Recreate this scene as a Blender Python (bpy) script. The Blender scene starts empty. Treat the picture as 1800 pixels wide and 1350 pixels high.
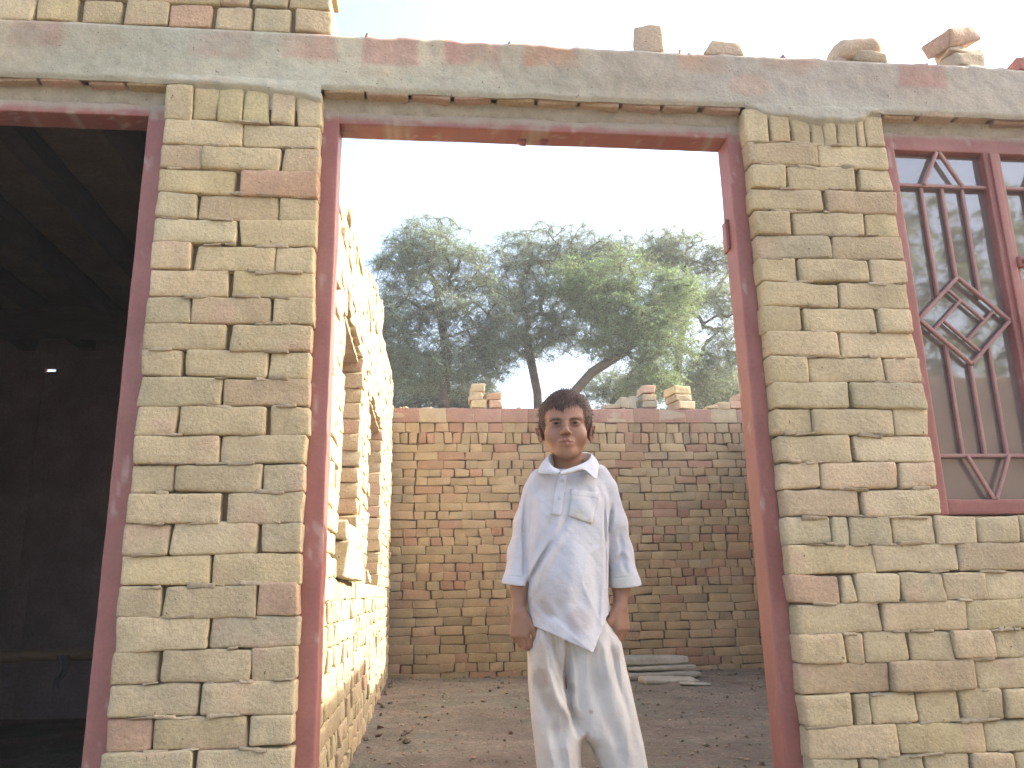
import bpy, math, random
import numpy as np
from mathutils import Vector
from mathutils.bvhtree import BVHTree
R = math.radians
SC = bpy.context.scene
COL = SC.collection
rng = np.random.default_rng(7)
random.seed(5)

# ------------------------------------------------------------------ camera
FPX, CX, CY = 1430.26, 900.0, 675.0
CAM = np.array([0.0055, -2.1716, 0.6902])
YAW, PITCH, ROLL = 0.105785, 0.251013, -0.019554
_cy, _sy = math.cos(YAW), math.sin(YAW)
FW = np.array([_sy*math.cos(PITCH), _cy*math.cos(PITCH), math.sin(PITCH)])
_r = np.array([_cy, -_sy, 0.0]); _u = np.cross(_r, FW)
RT = _r*math.cos(ROLL)+_u*math.sin(ROLL); UP = _u*math.cos(ROLL)-_r*math.sin(ROLL)
cd = bpy.data.cameras.new('camera'); cam = bpy.data.objects.new('camera', cd); COL.objects.link(cam)
from mathutils import Matrix
M = Matrix(((RT[0], UP[0], -FW[0], CAM[0]), (RT[1], UP[1], -FW[1], CAM[1]), (RT[2], UP[2], -FW[2], CAM[2]), (0, 0, 0, 1)))
cam.matrix_world = M
cd.sensor_width = 36.0; cd.sensor_fit = 'HORIZONTAL'; cd.lens = 36.0*FPX/1800.0
cd.clip_start = 0.02; cd.clip_end = 2000.0
SC.camera = cam

def at(px, py, Y):
    """a point of the photo on the vertical plane y = Y"""
    v = RT*(px-CX)/FPX - UP*(py-CY)/FPX + FW
    return CAM + v*((Y-CAM[1])/v[1])

# ------------------------------------------------------------------ sky, sun, exposure
SUN_DIR = np.array([0.93, 0.13, 0.555]); SUN_DIR /= np.linalg.norm(SUN_DIR)   # towards the sun
elev = math.asin(SUN_DIR[2]); azim = math.atan2(SUN_DIR[0], SUN_DIR[1])
w = bpy.data.worlds.new('World'); SC.world = w; w.use_nodes = True
nt = w.node_tree; bg = nt.nodes['Background']
sky = nt.nodes.new('ShaderNodeTexSky'); sky.sky_type = 'NISHITA'; sky.sun_disc = False
sky.sun_elevation = elev; sky.sun_rotation = azim
sky.air_density = 1.0; sky.dust_density = 5.0; sky.ozone_density = 0.8
nt.links.new(sky.outputs[0], bg.inputs[0]); bg.inputs[1].default_value = 0.15
sl = bpy.data.lights.new('sun', 'SUN'); sl.energy = 3.2; sl.angle = R(0.5); sl.color = (1.0, 0.95, 0.86)
so = bpy.data.objects.new('sun', sl); COL.objects.link(so); so.location = (8, 2, 12)
so.rotation_euler = Vector(SUN_DIR).to_track_quat('Z', 'Y').to_euler()
SC.view_settings.view_transform = 'Standard'; SC.view_settings.look = 'None'
SC.view_settings.exposure = 2.12; SC.view_settings.gamma = 1.0

# ------------------------------------------------------------------ helpers
def hash3(i, j, k, s=0):
    with np.errstate(over='ignore'):
        h = (i.astype(np.int64)*374761393 + j.astype(np.int64)*668265263 + k.astype(np.int64)*2147483647 + s*1274126177) & 0xffffffff
        h = ((h ^ (h >> 13))*1274126177) & 0xffffffff
        h = ((h ^ (h >> 16))*2246822519) & 0xffffffff
        h = h ^ (h >> 13)
    return (h & 0xffffff)/float(0xffffff)
def vnoise(P, s=0):
    P = np.asarray(P, float); F = np.floor(P); f = P-F; f = f*f*(3-2*f); I = F.astype(np.int64)
    o = 0
    for a in (0, 1):
        for b in (0, 1):
            for c in (0, 1):
                wt = (f[..., 0] if a else 1-f[..., 0])*(f[..., 1] if b else 1-f[..., 1])*(f[..., 2] if c else 1-f[..., 2])
                o = o + wt*hash3(I[..., 0]+a, I[..., 1]+b, I[..., 2]+c, s)
    return o*2-1
def fbm(P, s=0, oct=3):
    P = np.asarray(P, float); o = 0; a = 1; t = 0
    for i in range(oct):
        o = o+a*vnoise(P*(2.03**i)+i*17.3, s+i); t += a; a *= .5
    return o/t
def sst(a, b, x):
    t = np.clip((x-a)/(b-a), 0, 1); return t*t*(3-2*t)

def mk_mesh(name, V, F, mat, parent=None, col=None, smooth=True, loc=None):
    """V (n,3); F list of arrays (m,3) or (m,4)"""
    V = np.asarray(V, np.float32)
    if not isinstance(F, (list, tuple)) : F = [F]
    F = [np.asarray(f, np.int32) for f in F if len(f)]
    me = bpy.data.meshes.new(name)
    me.vertices.add(len(V)); me.vertices.foreach_set('co', V.ravel())
    nl = sum(f.size for f in F); npol = sum(len(f) for f in F)
    me.loops.add(nl); me.polygons.add(npol)
    me.loops.foreach_set('vertex_index', np.concatenate([f.ravel() for f in F]))
    tot = np.concatenate([np.full(len(f), f.shape[1], np.int32) for f in F])
    st = np.concatenate([[0], np.cumsum(tot)[:-1]]).astype(np.int32)
    me.polygons.foreach_set('loop_start', st)
    try: me.polygons.foreach_set('loop_total', tot)
    except Exception: pass
    me.polygons.foreach_set('use_smooth', np.full(npol, smooth, bool))
    if col is not None:
        ca = me.color_attributes.new('col', 'FLOAT_COLOR', 'POINT')
        c = np.ones((len(V), 4), np.float32); c[:, :3] = col
        ca.data.foreach_set('color', c.ravel())
    me.update(calc_edges=True); me.validate()
    me.materials.append(mat)
    o = bpy.data.objects.new(name, me); COL.objects.link(o)
    if parent is not None: o.parent = parent
    if loc is not None: o.location = loc
    return o
def tag(o, label=None, cat=None, group=None, kind=None):
    if label: o['label'] = label
    if cat: o['category'] = cat
    if group: o['group'] = group
    if kind: o['kind'] = kind
    return o
def empty(name, label, cat, group=None, loc=(0, 0, 0)):
    o = bpy.data.objects.new(name, None); COL.objects.link(o); o.empty_display_size = .1
    o.location = loc
    return tag(o, label, cat, group)

class Geo:
    def __init__(s): s.V = []; s.Q = []; s.T = []; s.C = []; s.n = 0
    def add(s, V, Q=None, T=None, C=None):
        V = np.asarray(V, float)
        if Q is not None and len(Q): s.Q.append(np.asarray(Q)+s.n)
        if T is not None and len(T): s.T.append(np.asarray(T)+s.n)
        s.V.append(V); s.n += len(V)
        s.C.append(np.broadcast_to(np.asarray(C if C is not None else (1, 1, 1), float), V.shape))
    def build(s, name, mat, parent=None, smooth=True):
        F = []
        if s.Q: F.append(np.concatenate(s.Q))
        if s.T: F.append(np.concatenate(s.T))
        return mk_mesh(name, np.concatenate(s.V), F, mat, parent, np.concatenate(s.C), smooth)

_tmpl = {}
def box_template(nx, ny, nz):
    """surface grid of a box: integer indices (v,3), quads"""
    key = (nx, ny, nz)
    if key in _tmpl: return _tmpl[key]
    n = (nx, ny, nz); ids = {}; vs = []; q = []
    def vid(t):
        if t not in ids: ids[t] = len(vs); vs.append(t)
        return ids[t]
    for ax in range(3):
        b, c = [(1, 2), (2, 0), (0, 1)][ax]
        for side in (0, n[ax]-1):
            for i in range(n[b]-1):
                for j in range(n[c]-1):
                    f = []
                    for di, dj in ((0, 0), (1, 0), (1, 1), (0, 1)):
                        t = [0, 0, 0]; t[ax] = side; t[b] = i+di; t[c] = j+dj; f.append(vid(tuple(t)))
                    if side == 0: f = f[::-1]
                    q.append(f)
    _tmpl[key] = (np.array(vs), np.array(q)); return _tmpl[key]
def axis_coords(e, r, ni):
    """e half extent; returns coords with samples concentrated in the rounded edge"""
    inner = list(np.linspace(-(e-r), e-r, ni+2))
    return np.array([-e, -(e-.4*r)] + inner + [e-.4*r, e])
def rbox(c, h, r, ni=(2, 1, 1), rot=None, warp=0.0, amp=0.0, freq=30, seed=0, smp=None):
    """one irregular rounded box; c centre, h half sizes"""
    ax = [axis_coords(h[i], min(r, h[i]*.9), ni[i]) for i in range(3)]
    I, Q = box_template(*[len(a) for a in ax])
    P = np.stack([ax[i][I[:, i]] for i in range(3)], 1)
    H = np.array(h); rr = np.minimum(r, H*.9)
    q = np.clip(P, -(H-rr), H-rr); d = P-q; L = np.linalg.norm(d/rr, axis=1)
    P = q + d/np.maximum(L, 1e-9)[:, None]*np.minimum(L, 1)[:, None]*1.0
    if warp:
        co = np.random.default_rng(seed+991).normal(0, warp, (2, 2, 2, 3))
        u = (P/H+1)/2; u = np.clip(u, 0, 1); W = 0
        for a in (0, 1):
            for b in (0, 1):
                for cc in (0, 1):
                    W = W+((u[:, 0] if a else 1-u[:, 0])*(u[:, 1] if b else 1-u[:, 1])*(u[:, 2] if cc else 1-u[:, 2]))[:, None]*co[a, b, cc]
        P = P+W
    if amp:
        off2 = np.random.default_rng(seed+15).uniform(0, 99, 3); P = P+np.stack([vnoise(P*14+off2, 1), vnoise(P*14+off2, 2), vnoise(P*14+off2, 3)], 1)*amp*.75*np.minimum(1, H/.03)
        n = P/np.maximum(np.linalg.norm(P/H, axis=1), .2)[:, None]/H; n /= np.maximum(np.linalg.norm(n, axis=1), 1e-6)[:, None]
        off = np.random.default_rng(seed+5).uniform(0, 99, 3)
        P = P+n*(fbm(P*freq+off, seed, 3)*amp)[:, None]
    if rot is not None: P = P @ np.array(rot.to_matrix()).T
    return P+np.array(c), Q
from mathutils import Euler

# ------------------------------------------------------------------ materials
def new_mat(name):
    m = bpy.data.materials.new(name); m.use_nodes = True
    return m, m.node_tree, m.node_tree.nodes, m.node_tree.links, m.node_tree.nodes['Principled BSDF']
def noise_node(N, L, vec, scale, detail=4, rough=.6):
    n = N.new('ShaderNodeTexNoise'); n.inputs['Scale'].default_value = scale; n.inputs['Detail'].default_value = detail
    n.inputs['Roughness'].default_value = rough; L.new(vec, n.inputs['Vector']); return n
def attr_mat(name, rough=.9, n1=(18, .25), n2=(140, .2), bump=((60, .004), (260, .0012)), spec=.25, sss=None, stretch=None, speck=None):
    """base colour comes from the mesh's own colour, broken up by procedural noise; bump from noise"""
    m, nt, N, L, P = new_mat(name)
    a = N.new('ShaderNodeAttribute'); a.attribute_name = 'col'
    tc = N.new('ShaderNodeTexCoord'); vec = tc.outputs['Object']
    if stretch:
        mp = N.new('ShaderNodeMapping'); mp.inputs['Scale'].default_value = stretch; L.new(vec, mp.inputs[0]); vec2 = mp.outputs[0]
    else: vec2 = vec
    cur = a.outputs['Color']
    for (sc, am) in (n1, n2):
        n = noise_node(N, L, vec2, sc)
        mr = N.new('ShaderNodeMapRange'); mr.inputs[1].default_value = .25; mr.inputs[2].default_value = .75
        mr.inputs[3].default_value = 1-am; mr.inputs[4].default_value = 1+am; L.new(n.outputs[0], mr.inputs[0])
        mx = N.new('ShaderNodeVectorMath'); mx.operation = 'SCALE'; L.new(cur, mx.inputs[0]); L.new(mr.outputs[0], mx.inputs['Scale'])
        cur = mx.outputs[0]
    if speck:
        n = noise_node(N, L, vec, speck[0], 2, .7)
        mr = N.new('ShaderNodeMapRange'); mr.inputs[1].default_value = speck[1]; mr.inputs[2].default_value = speck[1]+.04; L.new(n.outputs[0], mr.inputs[0])
        mx = N.new('ShaderNodeMix'); mx.data_type = 'RGBA'; L.new(mr.outputs[0], mx.inputs[0]); L.new(cur, mx.inputs[6]); mx.inputs[7].default_value = (*speck[2], 1)
        cur = mx.outputs[2]
    L.new(cur, P.inputs['Base Color'])
    P.inputs['Roughness'].default_value = rough
    P.inputs['Specular IOR Level'].default_value = spec
    prev = None
    for (sc, dist) in bump:
        n = noise_node(N, L, vec2, sc, 5, .65); b = N.new('ShaderNodeBump'); b.inputs['Strength'].default_value = 1; b.inputs['Distance'].default_value = dist
        L.new(n.outputs[0], b.inputs['Height'])
        if prev: L.new(prev, b.inputs['Normal'])
        prev = b.outputs[0]
    if prev: L.new(prev, P.inputs['Normal'])
    if sss:
        P.inputs['Subsurface Weight'].default_value = sss[0]; P.inputs['Subsurface Radius'].default_value = sss[1]; P.inputs['Subsurface Scale'].default_value = sss[2]
    return m
M_BRICK = attr_mat('fired_clay_brick', .95, (9, .13), (110, .17), ((30, .006), (120, .0024), (420, .0010)), .15, speck=(60, .72, (.12, .08, .05)))
M_CEM = attr_mat('cement_smear', .92, (16, .12), (120, .10), ((24, .006), (110, .0018), (400, .0008)), .2, speck=(95, .69, (.14, .11, .09)))
M_PAINT = attr_mat('red_oxide_paint', .52, (9, .12), (120, .10), ((35, .0008), (300, .0004)), .4)
M_WOOD = attr_mat('weathered_timber', .85, (10, .2), (60, .2), ((90, .002),), .2, stretch=(1, 1, 6))
M_EARTH = attr_mat('bare_earth', 1.0, (5, .25), (45, .22), ((14, .04), (90, .010)), .1, speck=(60, .66, (.10, .075, .05)))
M_DARK = attr_mat('dark_plaster', .95, (5, .2), (60, .2), ((30, .004),), .1)  # noise and bump only; each mesh brings its own tone
M_BARK = attr_mat('tree_bark', .95, (6, .2), (50, .3), ((30, .01),), .1)

# brick colours (albedo)
BUFF = np.array([.475, .385, .240])
def brick_cols(n, red=.1, dark=.05, val=1.0, g=rng):
    c = np.tile(BUFF, (n, 1))*val
    k = g.uniform(0, 1, n)
    pink = np.array([.47, .34, .225])*val; redc = np.array([.42, .245, .175])*val; olive = np.array([.40, .345, .22])*val; yel = np.array([.47, .375, .205])*val; grey = np.array([.37, .32, .22])*val
    t = g.uniform(0, 1, (n, 1))
    c = np.where((k < .22)[:, None], c*(1-.65*t)+pink*.65*t, c)
    c = np.where(((k >= .22) & (k < .22+red))[:, None], c*(.65-.4*t)+redc*(.35+.4*t), c)
    c = np.where(((k > .7) & (k < .8))[:, None], c*.4+olive*.6, c)
    c = np.where(((k > .8) & (k < .87))[:, None], c*.4+yel*.6, c)
    c = np.where((k > 1-dark)[:, None], c*.3+grey*.7, c)
    return c*g.uniform(.88, 1.1, (n, 1))

class Bricks(Geo):
    """u along the wall, z up, faces outwards; plane 'x' runs along x facing -y at y=face, plane 'y' runs along y facing +x at x=face"""
    def __init__(s, plane, face, seed=1, ni=(9, 2, 3), rad=.0075, red=.1, dark=.05, warp=.0026, amp=.0034, val=1.0, tint=(1, 1, 1)):
        super().__init__(); s.p = plane; s.f = face; s.g = np.random.default_rng(seed); s.ni = ni; s.rad = rad; s.red = red; s.dark = dark; s.warp = warp; s.amp = amp; s.k = seed*1000; s.val = val; s.tint = np.array(tint)
    def brick(s, u0, u1, z0, z1, dep=.225, out=None, tilt=None, col=None, rad=None):
        g = s.g; s.k += 1
        off = g.normal(0, .0028) if out is None else out
        if s.p == 'x': c = ((u0+u1)/2, s.f+off+dep/2, (z0+z1)/2); h = ((u1-u0)/2, dep/2, (z1-z0)/2); ni = s.ni
        else: c = (s.f-off-dep/2, (u0+u1)/2, (z0+z1)/2); h = (dep/2, (u1-u0)/2, (z1-z0)/2); ni = (s.ni[1], s.ni[0], s.ni[2])
        t = tilt if tilt is not None else g.normal(0, .006)
        rot = Euler((0, t, g.normal(0, .006))) if s.p == 'x' else Euler((t, 0, g.normal(0, .006)))
        P, Q = rbox(c, h, (rad or s.rad)*g.uniform(.75, 1.25), ni, rot, s.warp, s.amp, 32, s.k)
        cc = brick_cols(1, s.red, s.dark, s.val, g)[0] if col is None else np.array(col)
        # two-tone patches inside a brick, from the kiln
        nn = fbm(P*9+s.k, s.k, 2)
        C = cc*(1+.10*nn[:, None])*(1+.13*fbm(P*1.7+3, 88, 3))[:, None]*(1+np.array([.0, -.02, -.10])*fbm(P*2.3+50, 89, 2)[:, None]); pk = sst(.25, .55, nn+g.uniform(-.35, .1))[:, None]
        C = C*(1-.5*pk)+np.array([.46, .31, .22])*s.val*.5*pk
        s.add(P, Q, None, C*s.tint)
    def smears(s, u0, u1, zl, n):
        g = s.g
        for q in range(n):
            u = g.uniform(u0, u1); z = zl[g.integers(len(zl))]+g.normal(0, .002); w_, h_ = g.uniform(.008, .045), g.uniform(.002, .006)
            c = (u, s.f+.004, z) if s.p == 'x' else (s.f-.004, u, z); h = (w_, g.uniform(.005, .009), h_) if s.p == 'x' else (g.uniform(.005, .009), w_, h_)
            P, Q = rbox(c, h, .004, (5, 1, 1) if s.p == 'x' else (1, 5, 1), Euler((0, g.normal(0, .05), 0)), .002, .004, 60, s.k+q*7)
            s.add(P, Q, None, np.array([.40, .32, .215])*g.uniform(.75, 1.05)*s.tint)
    def row(s, u0, u1, z0, h, widths, gap=(.003, .010), skip=None, cols=None):
        """widths are proportions that are fitted to u0..u1"""
        W = np.array(widths, float); W *= (u1-u0)/W.sum(); u = u0
        for i, wd in enumerate(W):
            ga, gb = [(s.g.uniform(gap[0], gap[0]+(gap[1]-gap[0])*.25) if s.g.random() < .55 else s.g.uniform(gap[0]+(gap[1]-gap[0])*.4, gap[1]))/2 for _ in (0, 1)]
            if not (skip and skip(u, u+wd, z0)):
                s.brick(u+(0 if i == 0 else ga), u+wd-(0 if i == len(W)-1 else gb), z0+.0002, z0+h-.0002+s.g.normal(0, .0006), col=None if cols is None else cols.get(i))
            u += wd
    def mortar(s, u0, u1, z0, z1, inset=.024, dep=.225, endin=.016, col=(.20, .15, .095)):  # default colour darker than tan mud, to carry the open joints' shade
        if s.p == 'x': c = ((u0+u1)/2, s.f+dep/2, (z0+z1)/2); h = ((u1-u0)/2-endin, dep/2-inset, (z1-z0)/2-.002)
        else: c = (s.f-dep/2, (u0+u1)/2, (z0+z1)/2); h = (dep/2-inset, (u1-u0)/2-endin, (z1-z0)/2-.002)
        P, Q = rbox(c, h, .004, (12, 4, 12) if s.p == 'x' else (4, 12, 12), None, 0, .004, 25, s.k+7)
        s.add(P, Q, None, col)

C_ = .077
ZK = 2.032
def zc(k): return ZK-k*C_

# ------------------------------------------------------------------ ground
def ground_h(x, y):
    inside = sst(.3, .6, y)*sst(5.25, 5.0, y)*sst(-.3, -.2, x)*sst(3.2, 3.1, x)
    P = np.stack([x, y, 0*x], -1)
    b = .016*fbm(P*2.2, 3, 3)+.009*fbm(P*9, 4, 3)
    return b + inside*0
gx = np.concatenate([np.array([-900, -300, -120, -60, -30, -15, -8]), np.linspace(-5, 5, 260), np.array([8, 15, 30, 60, 120, 300, 900])])
gy = np.concatenate([np.array([-900, -300, -120, -60, -30, -15]), np.linspace(-8, 7, 380), np.array([10, 15, 30, 60, 120, 300, 900])])
X, Y = np.meshgrid(gx, gy, indexing='ij')
near = (np.abs(X) < 5.5) & (Y > -8.5) & (Y < 7.5)
Z = np.where(near, ground_h(X, Y), 0)-.003
V = np.stack([X, Y, Z], -1).reshape(-1, 3)
nx_, ny_ = len(gx), len(gy)
i, j = np.meshgrid(np.arange(nx_-1), np.arange(ny_-1), indexing='ij')
Q = np.stack([i*ny_+j, (i+1)*ny_+j, (i+1)*ny_+j+1, i*ny_+j+1], -1).reshape(-1, 4)
n1 = 1.4*fbm(V*2.6, 11, 5)[:, None]; n2 = 1.5*fbm(V*3.1+9, 12, 4)[:, None]; n3 = 1.5*fbm(V*np.array([2.2, 3.5, 1])+40, 13, 3)[:, None]
gc = np.array([.215, .18, .14])*(1+.22*n1)
gc = gc*(1-.55*sst(.1, .45, n2))+np.array([.175, .18, .135])*.55*sst(.1, .45, n2)
gc = gc*(1-.5*sst(.15, .5, n3))+np.array([.20, .15, .125])*.5*sst(.15, .5, n3)
tag(mk_mesh('ground', V, Q, M_EARTH, None, gc), 'dusty brown earth of the courtyard floor', 'ground', kind='structure')
# litter: pebbles, straw, brick crumbs
g = np.random.default_rng(3); G = Geo()
for k in range(4200):
    if k < 3500: x = g.uniform(-.25, 3.1); y = g.uniform(.3, 5.1)
    else: x = g.uniform(-1.6, 2.6); y = g.uniform(-1.5, 0)
    s = g.gamma(1.6, .0028)+.0016
    P = np.array([[1, 0, 0], [0, 1, 0], [-1, 0, 0], [0, -1, 0], [0, 0, .8], [0, 0, -.6]])*g.uniform(.6, 1.2, (6, 1))*s*np.array([1, 1, g.uniform(.4, .9)])
    a = g.uniform(0, 6.3); ca, sa = math.cos(a), math.sin(a)
    P = P@np.array([[ca, sa, 0], [-sa, ca, 0], [0, 0, 1]])+np.array([x, y, float(ground_h(np.array(x), np.array(y)))+s*.2])
    cc = [(.36, .29, .2), (.42, .25, .17), (.13, .10, .07), (.26, .24, .18), (.42, .38, .3)][g.choice(5, p=[.35, .2, .25, .15, .05])]
    G.add(P, None, [[0, 1, 4], [1, 2, 4], [2, 3, 4], [3, 0, 4], [1, 0, 5], [2, 1, 5], [3, 2, 5], [0, 3, 5]], cc)
for k in range(1500):
    x = g.uniform(-.25, 3.1); y = g.uniform(.3, 5.1); a = g.uniform(0, 6.3); l = g.uniform(.01, .04); wd = g.uniform(.0008, .003)
    d = np.array([math.cos(a), math.sin(a), g.uniform(-.1, .25)])*l; n = np.array([-math.sin(a), math.cos(a), 0])*wd
    b = np.array([x, y, float(ground_h(np.array(x), np.array(y)))+.003])
    G.add([b-n, b+n, b+d+n*.4, b+d-n*.4], [[0, 1, 2, 3]], None, [(.42, .36, .22), (.25, .19, .10), (.22, .27, .12)][g.choice(3)])
for k in range(105):
    m_ = k % 3; x, y = (g.uniform(-.28, 3.1), 5.2-g.gamma(1.6, .06)) if m_ == 0 else ((-.315+g.gamma(1.6, .05), g.uniform(.3, 5.1)) if m_ == 1 else (g.uniform(-.2, 3), g.uniform(.4, 5)))
    s = g.uniform(.004, .013)
    P, Q = rbox((x, y, float(ground_h(np.array(x), np.array(y)))+s*.35), (s*g.uniform(.8, 1.8), s, s*.6), s*.25, (1, 1, 0), Euler((g.normal(0, .3), g.normal(0, .3), g.uniform(0, 6))), s*.25, s*.2, 60, k+900)
    G.add(P, Q, None, [BUFF*.6, BUFF*.45, (.22, .14, .10), (.17, .13, .10)][g.integers(4)])
tag(G.build('ground_litter', M_EARTH, None, False), 'pebbles, crumbs of brick and dry straw strewn over the courtyard floor', 'litter', kind='stuff')

# ------------------------------------------------------------------ front wall
fw = empty('brick_front_wall', 'unfinished buff brick front wall with cement smeared lintel and red metal openings', 'wall')
XA, XB, XC, XD, XE = -.757, -.315, .985, 1.445, 2.215   # left pier, doorway, right pier, window end
ZTOP = 2.342; ZLB = 2.147
def stretch_rows(B, u0, u1, k0, k1, flip=0):
    for k in range(k0, k1):
        z = zc(k+1)
        if (k+flip) % 2 == 0: B.row(u0, u1, z, C_, [1, 1.0+.06*B.g.normal()], (.004, .018))
        else: B.row(u0, u1, z, C_, [.5, 1.0+.04*B.g.normal(), .48], (.003, .012))
B = Bricks('x', 0, 11, red=.04)
stretch_rows(B, XA, XB, 0, 27)
B.row(XA, XB, ZK, .113, [1, 1, 1, 1, 1, 1], (.002, .006), cols={2: (.45, .375, .21), 3: (.46, .385, .21)})
B.mortar(XA, XB, -.05, ZLB); B.smears(XA+.03, XB-.03, [zc(k) for k in range(0, 26)], 85)
B.build('pier', M_BRICK, fw)
B = Bricks('x', 0, 12, red=.02)
stretch_rows(B, XC, XD, 0, 15)
B.row(XC, XD, ZK, .113, [1, 1.0, .9, .55, .55, .9, .35, .9], (.002, .007))
for k in range(15, 27):
    z = zc(k+1)
    if k % 2 == 1: B.row(XC, 3.43, z, C_, [1.15, .42]+[1.08]*18, (.002, .009))
    else: B.row(XC, 3.43, z, C_, [1.0]*10, (.002, .010))
B.smears(XC+.03, XD-.03, [zc(k) for k in range(0, 26)], 85); B.smears(XD, 2.2, [zc(k) for k in range(16, 26)], 45); B.mortar(XC, XD, -.05, ZLB); B.mortar(XD-.03, 3.43, -.05, zc(15)-.004)
B.build('pier', M_BRICK, fw)
B = Bricks('x', 0, 13, ni=(1, 1, 1))
for k in range(-1, 27):
    if k == -1: B.row(XE, 3.43, ZK, .113, [1]*15, (.003, .01))
    else:
        if k < 15: B.row(XE, 3.43, zc(k+1), C_, [1]*5 if k % 2 else [.5, 1, 1, 1, 1, .5], (.003, .01))
        B.row(-3.2, -1.72, zc(k+1), C_, [1]*6 if k % 2 else [.5, 1, 1, 1, 1, 1, .5], (.003, .01))
B.row(-3.2, -1.72, ZK, .113, [1]*18, (.003, .01))
B.mortar(XE, 3.43, zc(15), ZLB); B.mortar(-3.2, -1.72, -.05, ZLB)
B.build('end_pier', M_BRICK, fw)
# courses above the lintel, left
B = Bricks('x', 0, 14, red=.12)
rr = np.random.default_rng(8)
for r_ in range(4):
    z = ZTOP+.004+r_*.083
    ue = [-.296, -.30, -.325, -.30][r_]
    n = 25; offs = .0 if r_ % 2 == 0 else .06
    ws = []
    if r_ == 1: ws = [1.9]*12+[.8, 1, 1.1]
    elif r_ == 3: ws = [1.9]*13
    else: ws = list(rr.uniform(.9, 1.1, 24))
    B.row(-3.2, ue, z, .081, ws, (.003, .014))
B.mortar(-3.2, -.31, ZTOP, ZTOP+4*.083, inset=.016)
B.build('upper_courses', M_BRICK, fw)

# lintel: smeared cement over bricks on edge
LX0, LX1 = -3.2, 3.43
nxs, nzs, nys = int((LX1-LX0)/.007), 34, 8
xs = np.linspace(LX0, LX1, nxs); zs = np.linspace(0, 1, nzs); ys = np.linspace(0, 1, nys)
def lint_col(x, z, under=0):
    P = np.stack([x, 0*x, z], -1)
    a = fbm(P*np.array([2.2, 1, 5]), 21, 4); b = fbm(P*np.array([7, 1, 9])+5, 22, 3); c3 = fbm(P*np.array([1.1, 1, 2])+15, 23, 2)
    base = np.array([.385, .35, .26])+0*x[..., None]
    base = base*(1+.30*a[..., None])
    hue = np.clip(fbm(P*np.array([3.1, 1, 6])+31, 27, 3)*1.6, -1, 1)[..., None]
    base = base*(1+np.array([.07, -.03, -.09])*hue)
    # mauve to the right, buff to the left
    tR = sst(-.2, 1.2, x)[..., None]
    base = base*(1-tR*.6)+np.array([.375, .315, .275])*(1+.12*a[..., None])*tR*.6
    cell = .245; u = (x+.6*vnoise(np.stack([x*2, 0*x, 0*x], -1), 3)*.08)/cell; ci = np.floor(u); cu = u-ci
    rnd = hash3(ci.astype(np.int64), ci.astype(np.int64)*0, ci.astype(np.int64)*0+3, 5); rnd2 = hash3(ci.astype(np.int64), ci.astype(np.int64)*0+7, ci.astype(np.int64)*0+3, 9)
    lo = 2.235+.035*rnd2; edge = sst(.12, .2, cu+.05*b)*sst(.88, .78, cu+.05*b)*sst(lo-.012, lo+.012, z+.012*b)
    amt = np.where(rnd > .36, (.35+.65*rnd2), .12*rnd2)*edge*np.clip(.85+1.0*b+.7*a, 0, 1)
    redc = np.where((rnd2 > .6)[..., None], np.array([.43, .25, .16]), np.array([.37, .185, .15]))
    base = base*(1-amt[..., None])+redc*(1+.25*a[..., None])*amt[..., None]
    # small red peeks lower down
    k2 = sst(.42, .6, fbm(P*np.array([5, 1, 9])+77, 31, 2))*.5*(z > 2.16)
    base = base*(1-k2[..., None])+np.array([.41, .26, .185])*k2[..., None]
    # pale wet cement near the piers
    pier = (np.exp(-((x+.5)/.28)**2)+np.exp(-((x-1.25)/.3)**2))*sst(2.27, 2.15, z)
    k3 = (np.clip(pier*(.55+.5*b), 0, 1))[..., None]*.75
    base = base*(1-k3)+np.array([.42, .405, .345])*k3
    low = sst(2.21, 2.16, z)[..., None]*.35
    base = base*(1-low)+np.array([.385, .37, .285])*low
    # run-down streaks
    stx = fbm(np.stack([x*16, 0*x, z*1.5], -1), 41, 3)
    base = base*(1+.13*stx*sst(2.2, 2.32, z))[..., None]
    return base
G = Geo()
X, T = np.meshgrid(xs, zs, indexing='ij')
topz = ZTOP+.008*fbm(np.stack([X*6, 0*X, 0*X], -1), 51, 3)*(X > -.28)+.006*np.maximum(0, vnoise(np.stack([X*28, 0*X, 0*X], -1), 52))*(X > -.28)-.0
botz = ZLB+.004+.004*fbm(np.stack([X*9, 0*X, 0*X], -1), 53, 3)
Zf = botz+(topz-botz)*T
yb = -.006+.005*fbm(np.stack([X*3, 0*X, Zf*6], -1), 54, 3)+.0022*fbm(np.stack([X*30, 0*X, Zf*30], -1), 55, 3)
ovp = np.clip(sst(XA-.005, XA+.01, X)*sst(XB+.005, XB-.01, X)+sst(XC-.005, XC+.01, X)*sst(XD+.005, XD-.01, X), 0, 1)
yb = yb+.010*sst(.93, 1, T)+.008*sst(.06, 0, T)*(1-ovp)
colf = lint_col(X, Zf)
def gridq(a, b, flip=False):
    i, j = np.meshgrid(np.arange(a-1), np.arange(b-1), indexing='ij')
    q = np.stack([i*b+j, (i+1)*b+j, (i+1)*b+j+1, i*b+j+1], -1).reshape(-1, 4)
    return q[:, ::-1] if flip else q
G.add(np.stack([X, yb, Zf], -1).reshape(-1, 3), gridq(nxs, nzs), None, colf.reshape(-1, 3))
Xt, S = np.meshgrid(xs, ys, indexing='ij')
ztp = topz[:, -1][:, None]+.004*fbm(np.stack([Xt*12, S*3, 0*S], -1), 56, 2)*S
ytp = yb[:, -1][:, None]*(1-S)+.228*S
G.add(np.stack([Xt, ytp, ztp], -1).reshape(-1, 3), gridq(nxs, nys), None, lint_col(Xt, ztp).reshape(-1, 3))
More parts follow.
